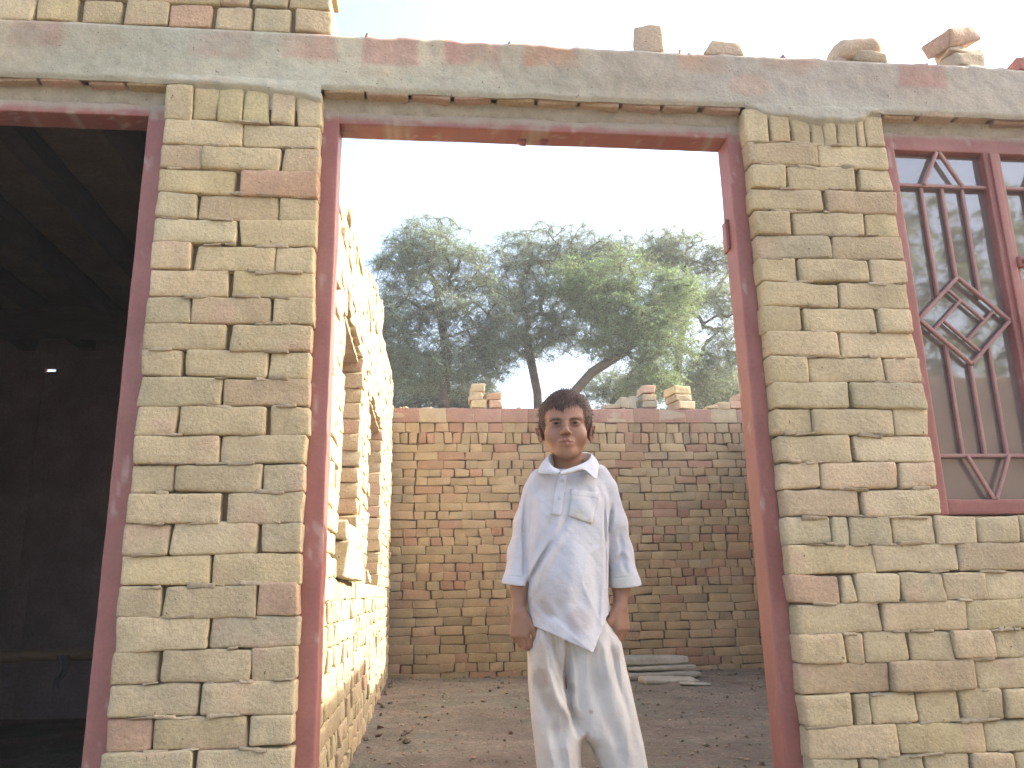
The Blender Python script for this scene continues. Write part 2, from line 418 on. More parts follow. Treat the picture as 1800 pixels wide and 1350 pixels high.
zbt = botz[:, 0][:, None]+0*S; ybt = yb[:, 0][:, None]*(1-S)+.03*S
G.add(np.stack([Xt, ybt, zbt+.012*S], -1).reshape(-1, 3), gridq(nxs, nys, True), None, lint_col(Xt, zbt).reshape(-1, 3)*.95)
G.add(np.stack([X, 0*X+.228, Zf], -1).reshape(-1, 3), gridq(nxs, nzs, True), None, colf.reshape(-1, 3))
lint = G.build('lintel', M_CEM, fw)
# soffit: header bricks with open joints over each opening
B = Bricks('x', .006, 15, ni=(1, 2, 1), rad=.007, red=.12)
for (a, b_) in ((-1.72, XA), (XB, XC), (XD, XE)):
    n = round((b_-a)/.128); 
    for q in range(n):
        u0 = a+(b_-a)*q/n; u1 = a+(b_-a)*(q+1)/n
        B.brick(u0+.003, u1-.005-B.g.uniform(0, .005), ZLB-.003+B.g.normal(0, .0015), ZLB+.08, dep=.21, out=B.g.normal(0, .002), tilt=B.g.normal(0, .014), col=np.array([[.37, .275, .19], [.36, .25, .19], [.40, .31, .19]][B.g.integers(3)])*B.g.uniform(.85, 1.1))
B.build('soffit_bricks', M_BRICK, fw)
# cement smears hanging down over the pier tops
def smear(x0, x1, prof, seed):
    n, m_ = int((x1-x0)/.005), 36
    xs_ = np.linspace(x0, x1, n); ts = np.linspace(0, 1, m_); X, T = np.meshgrid(xs_, ts, indexing='ij')
    Zs = 2.085+(ZLB+.06-2.085)*T
    edge = np.interp(X, *prof)+.007*fbm(np.stack([X*22, 0*X, 0*X], -1), seed, 3)
    d = Zs-edge
    t = -.016+.024*sst(-.004, .020, d)+.002*fbm(np.stack([X*40, 0*X, Zs*40], -1), seed+2, 2)-.013*sst(ZLB+.004, ZLB+.058, Zs)
    t = np.minimum(t, .007+.03*np.minimum(X-x0, x1-X)-.001)
    G = Geo(); G.add(np.stack([X, -t-.002, Zs], -1).reshape(-1, 3), gridq(n, m_), None, lint_col(X, Zs).reshape(-1, 3))
    return G.build('cement_smear', M_CEM, fw)
smear(XA+.002, XB-.002, ([XA, -.70, -.62, -.5, -.38, -.33, XB], [2.142, 2.142, 2.138, 2.130, 2.118, 2.10, 2.098]), 61)
smear(XC+.002, XD-.002, ([XC, 1.02, 1.07, 1.2, 1.32, 1.37, 1.40, XD], [2.135, 2.13, 2.115, 2.105, 2.10, 2.115, 2.14, 2.142]), 64)
# crumbs and nibs along the lintel's top edge
g = np.random.default_rng(9); G = Geo()
for k in range(26):
    x = g.uniform(-.27, 2.1); s = g.gamma(2, .0016)+.0015
    P, Q = rbox((x, g.uniform(0, .05), ZTOP+.003+s*.2), (s*g.uniform(1, 2), s, s*.7), s*.4, (0, 0, 0), Euler((g.uniform(0, 3), g.uniform(0, 3), g.uniform(0, 3))), s*.2, 0, 1, k)
    G.add(P, Q, None, np.array([.42, .33, .25])*g.uniform(.7, 1.2))
G.build('mortar_crumbs', M_CEM, fw)

# ------------------------------------------------------------------ red metal frames
RED = np.array([.25, .088, .075])
def fcol(P, top=2.06, cem=True):
    n = fbm(P*np.array([9, 9, 4]), 71, 3)
    c = RED*(1+.16*fbm(P*5, 70, 2))[:, None]
    dust = np.clip(.20+.45*n, 0, .6)[:, None]                      # dusty pink bloom
    c = c*(1-dust)+np.array([.33, .17, .14])*dust
    if cem:
        e = P[:, 2]-(top+.003*0)+.010*fbm(P*np.array([30, 3, 12]), 73, 3)
        k = sst(.014, .040, e)*.92
        st = sst(.15, .5, fbm(np.stack([P[:, 0]*26, P[:, 1]*3, P[:, 2]*5], -1), 75, 3))*sst(-.01, .012, e)*.75
        k = np.clip(np.maximum(k, st), 0, 1)[:, None]
        c = c*(1-k)+np.array([.33, .29, .225])*k
    sp = sst(.42, .6, fbm(P*np.array([40, 40, 14]), 77, 3))[:, None]*.45
    c = c*(1-sp)+np.array([.45, .36, .31])*sp
    return c
def fbox(G, x0, x1, y0, y1, z0, z1, r=.004, cem=True, ni=None, top=2.06):
    dx, dy, dz = x1-x0, y1-y0, z1-z0
    ni = ni or tuple(int(max(1, d/.012)) for d in (dx, dy, dz))
    P, Q = rbox(((x0+x1)/2, (y0+y1)/2, (z0+z1)/2), (dx/2, dy/2, dz/2), r, ni, None, 0, .0012, 12, int(abs(x0)*1000)+3)
    G.add(P, Q, None, fcol(P, top, cem))
def portal(x0, x1, zt, zb, name, wj=.055, y0=.046, y1=.135):
    G = Geo()
    wr = wj*.84
    fbox(G, x0, x0+wj, y0, y1, zb, zt, .005); fbox(G, x1-wr, x1, y0, y1, zb, zt, .005)
    fbox(G, x0+wj-.002, x1-wr+.002, y0+.002, y1-.002, zt-.058, zt-.001, .004)
    o = G.build(name, M_PAINT, fw); return o
df = portal(XB-.010, XC+.004, 2.128, -.02, 'door_frame', .058)
df['label'] = 'red painted metal frame of the central doorway'
# hinge leaf on the right jamb, two little weld knobs under the head
G = Geo(); fbox(G, XC-.051, XC-.036, .098, .140, 1.715, 1.815, .003, False)
P, Q = rbox((XC-.050, .101, 1.765), (.006, .006, .05), .004, (0, 0, 4)); G.add(P, Q, None, RED); G.build('hinge', M_PAINT, df)
G = Geo()
for px in (918, 956):
    p = at(px, 262, .11); P, Q = rbox((p[0], .105, 2.066), (.014, .012, .009), .007, (1, 1, 1), None, .002, .001, 40, px); G.add(P, Q, None, RED*.9)
G.build('weld_knob', M_PAINT, df)
df2 = portal(-1.72, XA-.001, 2.128, -.02, 'door_frame', .074); df2['label'] = 'red painted metal frame of the dark left doorway'
# mortar packing between frame and bricks
G = Geo()
for (a, b_) in ((-1.72, XA), (XB, XC), (XD, XE)):
    n = int((b_-a)/.006); X, T = np.meshgrid(np.linspace(a-.004, b_+.004, n), np.linspace(0, 1, 12), indexing='ij')
    lo = 2.108+.012*fbm(np.stack([X*11, 0*X, 0*X], -1), 91, 3); Zf_ = 2.152+(lo-2.152)*T
    Yf_ = np.interp(T, [0, .25, .75, 1], [.034, .038, .0425, .0475])+.0045*fbm(np.stack([X*22, 0*X, Zf_*22], -1), 92, 3)*(1-T)
    P = np.stack([X, Yf_, Zf_], -1).reshape(-1, 3); G.add(P, gridq(n, 12), None, (lint_col(P[:, 0], P[:, 2])*.5+np.array([.25, .20, .155])*.5)*(1+.25*fbm(P*40, 9, 3))[:, None])
for xx in (XB-.006, XC+.006, XA+.003):
    P, Q = rbox((xx, .07, 1.05), (.005, .020, 1.08), .003, (0, 2, 140), None, 0, .004, 25, 6); G.add(P, Q, None, np.array([.25, .20, .15])*(1+.2*fbm(P*20, 4, 2))[:, None])
G.build('mortar_packing', M_CEM, fw)

# ------------------------------------------------------------------ window with grille
win = bpy.data.objects.new('window', None); COL.objects.link(win); win.parent = fw
win['label'] = 'red steel window with diamond grille at the right'
G = Geo(); WZ0, WZ1 = .882, 2.128
fbox(G, XD+.004, XD+.052, .045, .12, WZ0, WZ1, top=2.075); fbox(G, XE-.052, XE-.004, .045, .12, WZ0, WZ1, top=2.075)
fbox(G, XD+.05, XE-.05, .047, .118, 2.052, WZ1-.001, top=2.075); fbox(G, XD+.05, XE-.05, .047, .118, WZ0+.001, WZ0+.045)
XM = (XD+XE)/2
fbox(G, XM-.030, XM+.030, .044, .116, WZ0+.044, 2.053)
fbox(G, XM-.012, XM+.012, .036, .046, WZ0+.05, 2.05, .002)
G.build('frame', M_PAINT, win)
def bar(G, p, q, y=.058, w_=.0055, d=.006, col=None):
    p = np.array(p); q = np.array(q); L_ = np.linalg.norm(q-p); a = math.atan2(q[0]-p[0], q[1]-p[1])
    P, Q = rbox(((p[0]+q[0])/2, y, (p[1]+q[1])/2), (w_, d, L_/2), .002, (0, 0, 8), Euler((0, a, 0)), 0, .0006, 30, int(abs(p[0]*977))); G.add(P, Q, None, fcol(P, cem=False)*.4+np.array([.30, .18, .165])*.6)
for (xl, xr, mir) in ((XD+.052, XM-.030, 1), (XM+.030, XE-.052, -1)):
    xm = (xl+xr)/2; G = Geo(); y = .060
    s = .0715; zb1, zb2 = 1.932, 1.056; zt = 2.052; zb = WZ0+.045; dz = .141; zd = 1.478; hw = (xr-xl)/2-.002
    bar(G, (xl, zb1), (xr, zb1)); bar(G, (xl, zb2), (xr, zb2))
    bar(G, (xm-.066, zb1), (xm-.004, zt), .052); bar(G, (xm+.066, zb1), (xm+.004, zt), .052)
    bar(G, (xm-.066, zb2), (xm-.004, zb), .052); bar(G, (xm+.066, zb2), (xm+.004, zb), .052)
    for kx in (-1, 0, 1):
        x = xm+kx*s*.98; zz = dz*(1-abs(kx)*s/hw)
        bar(G, (x, zb1), (x, zd+zz), .064); bar(G, (x, zd-zz), (x, zb2), .064)
    c = np.array([xm, zd]); T4 = [np.array([0, dz]), np.array([hw, 0]), np.array([0, -dz]), np.array([-hw, 0])]
    for q in range(4): bar(G, c+T4[q], c+T4[(q+1) % 4], .056)
    # pinwheel inside the diamond
    for q in range(4):
        A, B2, C2 = T4[q], T4[(q+1) % 4], T4[(q+2) % 4]
        p0 = A+(B2-A)*.22*0+ (T4[(q+3) % 4]-A)*.27      # on the edge before
        d = (B2-A)
        bar(G, c+p0, c+p0+d*.73, .060, .0045, .005)
    G.build('grille', M_PAINT, win)
    # glass
    P, Q = rbox((xm, .0745, (WZ0+2.08)/2), ((xr-xl)/2+.004, .002, (2.08-WZ0)/2-.03), .001, (1, 0, 1))
    gm = bpy.data.materials.get('dusty_glass')
    if not gm:
        gm, nt_, N, L, Pn = new_mat('dusty_glass')
        tc = N.new('ShaderNodeTexCoord'); n = noise_node(N, L, tc.outputs['Object'], 6, 5)
        cr = N.new('ShaderNodeMix'); cr.data_type = 'RGBA'; cr.inputs[6].default_value = (.11, .082, .074, 1); cr.inputs[7].default_value = (.16, .125, .11, 1)
        L.new(n.outputs[0], cr.inputs[0]); L.new(cr.outputs[2], Pn.inputs['Base Color'])
        Pn.inputs['Roughness'].default_value = .55; Pn.inputs['Specular IOR Level'].default_value = .3
        Pn.inputs['Coat Weight'].default_value = 1; Pn.inputs['Coat Roughness'].default_value = .03; Pn.inputs['Coat IOR'].default_value = 2.4
        nb = noise_node(N, L, tc.outputs['Object'], 9, 1); bb = N.new('ShaderNodeBump'); bb.inputs['Distance'].default_value = .0002; L.new(nb.outputs[0], bb.inputs['Height']); L.new(bb.outputs[0], Pn.inputs['Coat Normal'])
    mk_mesh('pane', P, Q, gm, win, None, False)
# latch knob on the mullion
G = Geo(); P, Q = rbox((XM+.036, .040, 1.668), (.020, .011, .019), .008, (1, 1, 1), None, .001, .001, 30, 4); G.add(P, Q, None, RED*1.15)
P, Q = rbox((XM+.036, .026, 1.668), (.013, .007, .006), .005, (1, 1, 1)); G.add(P, Q, None, RED*1.15); G.build('latch', M_PAINT, win)

# ------------------------------------------------------------------ courtyard side wall (runs away from the camera, sunlit)
XW = -.319
swl = empty('brick_side_wall', 'sunlit brick wall with two window openings and a ragged top, inside the doorway at left', 'wall')
B = Bricks('y', XW, 21, ni=(3, 1, 1), red=.07, rad=.009, warp=.0045, amp=.005)
OPEN = [(.93, 1.73), (2.36, 3.55)]; ZS, ZO = .755, 1.835
PY = [.23, .6, .85, 1.3, 1.9, 2.5, 2.9, 3.40, 3.43, 3.8, 4.5, 5.0, 5.25]; PZ = [2.33, 2.30, 2.23, 2.30, 2.33, 2.52, 2.60, 2.72, 2.43, 2.51, 2.57, 2.62, 2.62]
g = np.random.default_rng(31)
def skip_top(a, b, z): return z+.06 > np.interp((a+b)/2, PY, PZ)+g.uniform(-.02, .03)
k = 0; z = -.02
while z < 2.8:
    hdr = k % 2 == 0
    if z+C_ <= ZS+.01 or z >= ZO-.01: segs = [(.235, 5.2)]
    else: segs = [(.235, OPEN[0][0]), (OPEN[0][1], OPEN[1][0]), (OPEN[1][1], 5.2)]
    for (a, b_) in segs:
        n = max(1, int(round((b_-a)/(.118 if hdr else .232)))); ws = g.uniform(.9, 1.1, n)
        if not hdr: ws = np.concatenate([[.5*(k % 4 > 1)+.5], ws[1:], [.6]]) if n > 1 else ws
        B.row(a, b_, z, C_, ws, (.003, .024), skip_top)
    z += C_; k += 1
    if ZS-.01 < z-C_ < ZS and False: pass
for (a, b_) in ((.235, 5.2),): B.mortar(a, b_, -.05, ZS-.01); B.mortar(a, b_, ZO+.035, 2.20)
B.mortar(1.9, 5.2, 2.20, 2.33); B.mortar(2.5, 5.2, 2.33, 2.42); B.mortar(2.75, 3.38, 2.42, 2.55); B.mortar(3.9, 5.2, 2.42, 2.5)
B.mortar(.235, .93, ZS, ZO); B.mortar(1.73, 2.36, ZS, ZO); B.mortar(3.55, 5.2, ZS, ZO)
B.build('brickwork', M_BRICK, swl)
for q, (a, b_) in enumerate(OPEN):
    G = Geo(); P, Q = rbox((XW-.095, (a+b_)/2, ZO-.016), (.075, (b_-a)/2+.05, .015), .004, (2, 30, 1), Euler((.0, 0, 0)), .003, .003, 18, q+40); G.add(P, Q, None, (.40, .31, .20)); G.build('lintel_plank', M_WOOD, swl)

# ------------------------------------------------------------------ courtyard back wall
bw = empty('brick_back_wall', 'shaded rough brick wall with a red top band at the back of the courtyard', 'wall')
YB = 5.2
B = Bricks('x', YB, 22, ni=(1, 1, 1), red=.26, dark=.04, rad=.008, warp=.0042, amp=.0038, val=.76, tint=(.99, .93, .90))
g = np.random.default_rng(32)
for k in range(27):
    z = -.04+k*.0763; ws = []; tot = 0
    pat = g.choice(3, p=[.35, .3, .35])
    while tot < 3.52:
        s = {0: .23, 1: .115, 2: (.23 if g.random() < .5 else .115)}[pat]*g.uniform(.9, 1.12); ws.append(s); tot += s
    B.row(-.33, 3.2, z, .0763, ws, (.001, .014))
B.row(-.33, 3.2, 2.022, .104, [1]*44, (.003, .012)); B.row(-.33, 3.2, 2.128, .090, g.uniform(.85, 1.15, 29), (.003, .014))
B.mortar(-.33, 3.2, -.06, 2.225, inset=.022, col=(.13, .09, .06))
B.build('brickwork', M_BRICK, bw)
B = Bricks('x', YB-.008, 23, ni=(3, 1, 1), red=.3, rad=.004, warp=.001, amp=.0018)
n = 14; u = -.33
for q in range(n):
    u1 = u+.252; c = np.array([.35, .215, .165])*g.uniform(.85, 1.12) if g.random() < .72 else np.array([.41, .33, .22])
    B.brick(u+.001, u1-.002, 2.222, 2.354+g.normal(0, .003), out=g.normal(0, .0015), col=c); u = u1
B.mortar(-.33, 3.2, 2.222, 2.354, inset=.003, col=(.40, .32, .24)); B.build('top_band', M_CEM, bw)
g = np.random.default_rng(33); G = Geo()
for q in range(70):
    x = g.uniform(-.3, 3.1); s = g.gamma(2, .003)+.002
    P, Q = rbox((x, YB+g.uniform(0, .1), 2.356+s*.3), (s*g.uniform(1, 2.5), s, s*.7), s*.4, (0, 0, 0), Euler((0, 0, g.uniform(0, 3))), s*.2, 0, 1, q); G.add(P, Q, None, np.array([.45, .37, .28])*g.uniform(.7, 1.2))
G.build('mortar_crumbs', M_CEM, bw)

# ------------------------------------------------------------------ courtyard right wall (its shadow lies on the courtyard)
rw = empty('brick_right_wall', 'ragged brick wall closing the right side of the courtyard, behind the right pier', 'wall')
B = Bricks('y', 3.43, 24, ni=(1, 0, 0), red=.15); g = np.random.default_rng(34)
TY = [.2, 2.95, 3.05, 3.4, 3.75, 4.3, 5.4]; TZ = [2.50, 2.50, 2.40, 2.29, 2.27, 2.26, 2.24]
z = 0; k = 0
while z < 2.6:
    n = 43 if k % 2 else 22
    B.row(.235, 5.43, z, C_, g.uniform(.9, 1.1, n), (.003, .012), lambda a, b, zz: zz+C_*.9 > np.interp((a+b)/2, TY, TZ)+g.uniform(-.03, .03)); z += C_; k += 1
B.mortar(.235, 5.43, -.05, 2.24, inset=.01); B.mortar(.235, 3.0, 2.2, 2.46, inset=.01)
B.build('brickwork', M_BRICK, rw)

# ------------------------------------------------------------------ roofed room behind the dark doorway
rm = empty('roofed_room', 'dark unlit room with timber roof beams behind the left doorway', 'room')
def plain(G, x0, x1, y0, y1, z0, z1, c, r=.005, amp=.004, seed=1):
    ni = tuple(int(min(60, max(1, d/.1))) for d in (x1-x0, y1-y0, z1-z0))
    P, Q = rbox(((x0+x1)/2, (y0+y1)/2, (z0+z1)/2), ((x1-x0)/2, (y1-y0)/2, (z1-z0)/2), r, ni, None, 0, amp, 7, seed); G.add(P, Q, None, np.array(c)*(1+.2*fbm(P*3, seed, 3))[:, None])
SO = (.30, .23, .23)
G = Geo()
plain(G, -.757, -.56, .24, 4.3, -.05, 2.43, SO, seed=1); plain(G, -3.4, -3.2, .24, 4.3, -.05, 2.43, SO, seed=2)  # first box: added unseen wall, blocks sun coming through the side openings
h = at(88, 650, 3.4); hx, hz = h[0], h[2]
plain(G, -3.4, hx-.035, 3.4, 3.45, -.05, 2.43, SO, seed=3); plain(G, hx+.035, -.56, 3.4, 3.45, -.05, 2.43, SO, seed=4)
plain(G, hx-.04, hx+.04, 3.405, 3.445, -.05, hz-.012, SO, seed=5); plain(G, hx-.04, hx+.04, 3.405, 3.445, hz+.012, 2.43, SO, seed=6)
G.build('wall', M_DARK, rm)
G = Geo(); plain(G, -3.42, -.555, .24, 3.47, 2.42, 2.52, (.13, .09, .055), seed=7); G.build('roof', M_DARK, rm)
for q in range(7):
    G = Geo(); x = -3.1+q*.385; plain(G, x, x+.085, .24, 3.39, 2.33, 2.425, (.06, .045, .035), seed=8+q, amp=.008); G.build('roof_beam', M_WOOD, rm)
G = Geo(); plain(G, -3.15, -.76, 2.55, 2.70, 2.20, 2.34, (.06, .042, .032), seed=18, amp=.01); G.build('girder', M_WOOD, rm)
# wooden rail and a hanging rag in the dark room
p0 = at(-60, 1158, 1.6); p1 = at(150, 1157, 1.6)
def tube(pts, rad, ns=8, closed_ends=True):
    pts = np.array(pts, float); n = len(pts); rad = np.broadcast_to(np.array(rad, float), (n,))
    T = np.gradient(pts, axis=0); T /= np.linalg.norm(T, axis=1)[:, None]+1e-12
    ref = np.array([0, 0, 1.]) if abs(T[0, 2]) < .9 else np.array([1., 0, 0])
    U = np.cross(T, ref); U /= np.linalg.norm(U, axis=1)[:, None]+1e-12; W = np.cross(T, U)
    a = np.linspace(0, 2*np.pi, ns, endpoint=False)
    V = pts[:, None]+rad[:, None, None]*(np.cos(a)[None, :, None]*U[:, None]+np.sin(a)[None, :, None]*W[:, None])
    i, j = np.meshgrid(np.arange(n-1), np.arange(ns), indexing='ij')
    Q = np.stack([i*ns+j, i*ns+(j+1) % ns, (i+1)*ns+(j+1) % ns, (i+1)*ns+j], -1).reshape(-1, 4)[:, ::-1]
    return V.reshape(-1, 3), Q
G = Geo(); zz = (p0[2]+p1[2])/2
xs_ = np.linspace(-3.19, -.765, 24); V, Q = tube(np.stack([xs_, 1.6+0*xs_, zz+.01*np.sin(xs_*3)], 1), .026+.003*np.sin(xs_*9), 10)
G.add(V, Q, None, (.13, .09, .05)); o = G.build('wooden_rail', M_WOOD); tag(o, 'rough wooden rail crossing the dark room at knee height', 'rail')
G = Geo(); pr = at(108, 1165, 1.57); n, m_ = 8, 14
aa, bb = np.meshgrid(np.linspace(-.5, .5, n), np.linspace(0, 1, m_), indexing='ij')
wd_ = .03*(1-.55*bb)
for s_ in (0, 1):
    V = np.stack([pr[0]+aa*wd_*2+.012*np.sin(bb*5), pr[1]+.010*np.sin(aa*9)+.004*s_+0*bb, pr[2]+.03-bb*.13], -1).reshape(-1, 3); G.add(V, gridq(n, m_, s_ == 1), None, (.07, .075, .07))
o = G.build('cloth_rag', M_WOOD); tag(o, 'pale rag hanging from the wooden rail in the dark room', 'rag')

# ------------------------------------------------------------------ loose bricks: each its own thing
def loose(label, c, size, rot=(0, 0, 0), col=None, group=None, name='loose_brick', warp=.006, amp=.005, seed=0, rad=.0085):
    G = Geo(); P, Q = rbox((0, 0, 0), [s/2 for s in size], rad, tuple(max(2, int(s/.02)) for s in size), Euler(rot), warp, amp, 26, seed+300)
    cc = np.array(col if col is not None else BUFF)
    nn = fbm(P*14+seed*3.3, seed, 3); C = cc*(1+.2*nn[:, None]); G.add(P, Q, None, C)
    o = G.build(name, M_BRICK); o.location = c; zmin = P[:, 2].min()
    return tag(o, label, 'brick', group)
def place(px0, px1, ytop, ybot, Y, thick=.11): 
    a = at(px0, ybot, Y); b = at(px1, ytop, Y); return (a+b)/2, abs(b[0]-a[0]), abs(b[2]-a[2])
gl = 'loose bricks on top of the front wall'
TZF = ZTOP+.006
pk = np.array([.50, .38, .27])
loose('tall upright buff brick piece on the lintel above the doorway, sunlit on its right', (.712, .065, TZF+.050), (.098, .11, .098), (0, 0, -.30), pk, gl, seed=1, warp=.005, amp=.008)
loose('low broken half brick on the lintel above the right jamb of the doorway', (.942, .06, TZF+.022), (.105, .10, .048), (0, .04, .1), pk*.92, gl, seed=2, warp=.010)
loose('rounded brick lump leaning on a smaller chunk on the lintel above the right pier', (1.415, .06, TZF+.066), (.16, .10, .078), (0, -.10, .08), pk*.95, gl, seed=3, rad=.03, warp=.014)
loose('small chunk propping the rounded brick lump above the right pier', (1.452, .045, TZF+.018), (.115, .09, .046), (0, .05, -.1), np.array([.45, .36, .25]), gl, seed=4, rad=.015, warp=.009)
loose('thin slanting sliver at the left of the rounded brick lump', (1.358, .07, TZF+.020), (.075, .07, .034), (0, -.42, .2), np.array([.44, .33, .25]), gl, seed=5, warp=.008)
loose('reddish brick lying aslant on the small stack at the far right of the lintel', (1.765, .055, TZF+.128), (.150, .10, .058), (.05, -.36, .2), np.array([.44, .32, .25]), gl, seed=6, warp=.007)
loose('middle broken piece in the small stack at the far right of the lintel', (1.800, .06, TZF+.080), (.115, .09, .042), (0, .10, -.1), np.array([.46, .37, .27]), gl, seed=7, warp=.009, amp=.007)
loose('bottom crumbly brick of the small stack at the far right of the lintel', (1.793, .055, TZF+.030), (.125, .09, .062), (0, .03, .1), np.array([.47, .38, .28]), gl, seed=8, warp=.009, amp=.007)
loose('red brick standing at the very edge of the photo on the lintel', (2.02, .06, TZF+.030), (.12, .10, .06), (0, 0, 0), np.array([.42, .20, .17]), gl, seed=9)
loose('small dark mortar crumb on the lintel left of the rounded lump', (1.148, .03, TZF+.004), (.030, .03, .020), (0, .3, .2), np.array([.25, .20, .18]), gl, 'mortar_lump', seed=10, rad=.008)
gb = 'loose bricks on top of the back wall'; TB = 2.357; YL = 5.29
def stack(x, ws, hs, cols, labels, seed, yaw=0):
    z = TB
    for q, (w_, h_, c_, lb) in enumerate(zip(ws, hs, cols, labels)):
        dx = w_[1] if isinstance(w_, tuple) else 0; w0 = w_[0] if isinstance(w_, tuple) else w_
        loose(lb, (x+dx, YL, z+h_/2+.001), (w0, .20, h_), (0, 0, yaw), c_, gb, seed=seed+q, warp=.005, amp=.004); z += h_+.002
yel = np.array([.52, .42, .24]); buf = np.array([.48, .38, .25]); pnk = np.array([.50, .34, .25]); ora = np.array([.50, .31, .20])
stack(.462, [(.13, .012), (.125, -.012), (.135, .008)], [.072, .078, .080], [yel, buf, buf], ['bottom yellowish brick of the three-brick stack left of the boy', 'middle brick of the three-brick stack left of the boy', 'top brick of the three-brick stack left of the boy'], 20)
stack(.628, [(.125, .006), (.125, -.006)], [.076, .060], [pnk, ora], ['lower pink brick of the two-brick stack beside the boy\'s head', 'upper orange brick of the two-brick stack beside the boy\'s head'], 30)
loose('left upright brick of the leaning pair right of the boy\'s head', (1.858, YL, TB+.062), (.085, .16, .115), (0, .12, .1), np.array([.42, .36, .26]), gb, seed=35)
loose('right upright brick of the leaning pair right of the boy\'s head', (1.945, YL, TB+.064), (.075, .16, .122), (0, -.05, -.1), np.array([.40, .35, .27]), gb, seed=36)
loose('flat low brick lying left of the leaning pair on the back wall', (1.735, YL, TB+.024), (.15, .16, .046), (0, 0, .1), np.array([.40, .33, .24]), gb, seed=37)
stack(2.095, [(.140, 0), (.135, .008), (.130, 0)], [.076, .072, .080], [np.array([.36, .31, .23]), buf*.9, pnk], ['bottom dark brick of the three-brick stack right of the leaning pair', 'middle brick of the three-brick stack right of the leaning pair', 'top pinkish brick of the three-brick stack right of the leaning pair'], 40, .05)
stack(2.42, [(.19, .02), (.17, -.01), (.185, -.012)], [.076, .062, .080], [buf, buf*.95, yel], ['bottom brick of the wide stack nearest the right jamb', 'middle brick of the wide stack nearest the right jamb', 'top yellow brick of the wide stack, sunlit on its right corner'], 50, .25)
for q, (x, w_, h_, s_) in enumerate([(2.72, .12, .035, 'thin'), (2.83, .13, .07, 'plain'), (2.97, .15, .085, 'reddish'), (3.02, .11, .06, 'small')]):
    z = TB+h_/2+(0.087 if q == 3 else 0)
    loose(['thin brick at the left end of the stepped row by the right jamb', 'second brick of the stepped row by the right jamb', 'thick reddish brick ending the stepped row by the right jamb', 'small brick lying on the end of the stepped row by the right jamb'][q], (x, YL, z), (w_, .2, h_), (0, 0, 0), [buf, buf*.9, pnk, pnk][q], gb, seed=60+q)
# on the sills of the side wall openings
gs = 'loose bricks on the sills of the side wall'
loose('big pale block at the bottom of the sill pile in the near opening', (XW-.06, 1.23, ZS+.062), (.20, .74, .115), (0, 0, 0), np.array([.47, .40, .27]), gs, 'loose_block', seed=70)
loose('pale brick slab tilted on top of the sill pile in the near opening', (XW-.055, 1.12, ZS+.162), (.19, .56, .068), (-.02, 0, 0), np.array([.47, .40, .27]), gs, 'loose_block', seed=71)
loose('small brick leaning at the near corner of the far sill', (XW-.05, 2.62, ZS+.038), (.10, .20, .045), (-.16, 0, 0), np.array([.46, .38, .25]), gs, seed=72)
# rod on the side wall
V, Q = tube([(XW-.02, 3.46, 2.36), (XW-.02, 3.46, 2.47), (XW-.018, 3.465, 2.60)], .013, 8); G = Geo(); G.add(V, Q, None, (.10, .055, .04)); P, Q = rbox((XW-.02, 3.46, 2.605), (.014, .014, .008), .004, (0, 0, 0)); G.add(P, Q, None, (.1, .055, .04))
tag(G.build('iron_rod', M_WOOD), 'dark rusty iron rod standing up out of the sunlit side wall', 'rod')
# slabs on the ground by the back wall
gg = 'slabs stacked on the ground by the back wall'; gy_ = np.array([.33, .31, .25])
for q, (lb, x, y, z, sx, sy, sz, rz) in enumerate([
    ('lowest grey slab of the stack on the ground by the back wall', 1.90, 4.72, .022, .60, .40, .044, .02),
    ('middle slab of the stack on the ground by the back wall', 1.93, 4.82, .066, .56, .36, .040, -.01),
    ('top grey slab of the stack on the ground by the back wall', 1.88, 4.90, .118, .58, .30, .060, .01),
    ('thin slab lying flat on the dirt in front of the slab stack', 1.86, 4.30, .012, .42, .22, .030, .05),
    ('small broken slab piece in front of the slab stack', 1.98, 4.02, .010, .22, .12, .026, -.1)]):
    loose(lb, (x, y, z), (sx, sy, sz), (0, 0, rz), gy_*(.9+.06*q), gg, 'stone_slab', seed=80+q, rad=.018, warp=.008)

# ------------------------------------------------------------------ mud wall and trees behind the viewer (seen in the window glass)
G = Geo(); plain(G, 1.5, 15, -6.4, -6.1, -.05, 3.0, (.30, .22, .15), amp=.03, r=.03, seed=50)
tag(G.build('mud_boundary_wall', M_EARTH), 'brown mud wall across the lane, mirrored in the lower window glass', 'wall')

def leaf_mat(name, tr):
    m, nt, N, L, P = new_mat(name)
    a = N.new('ShaderNodeAttribute'); a.attribute_name = 'col'
    L.new(a.outputs[0], P.inputs['Base Color']); P.inputs['Roughness'].default_value = .6; P.inputs['Specular IOR Level'].default_value = .3
    t = N.new('ShaderNodeBsdfTranslucent'); L.new(a.outputs[0], t.inputs[0]); mx = N.new('ShaderNodeMixShader'); mx.inputs[0].default_value = tr
    L.new(P.outputs[0], mx.inputs[1]); L.new(t.outputs[0], mx.inputs[2]); L.new(mx.outputs[0], N['Material Output'].inputs[0]); return m
M_LEAF = leaf_mat('acacia_leaves', .5)

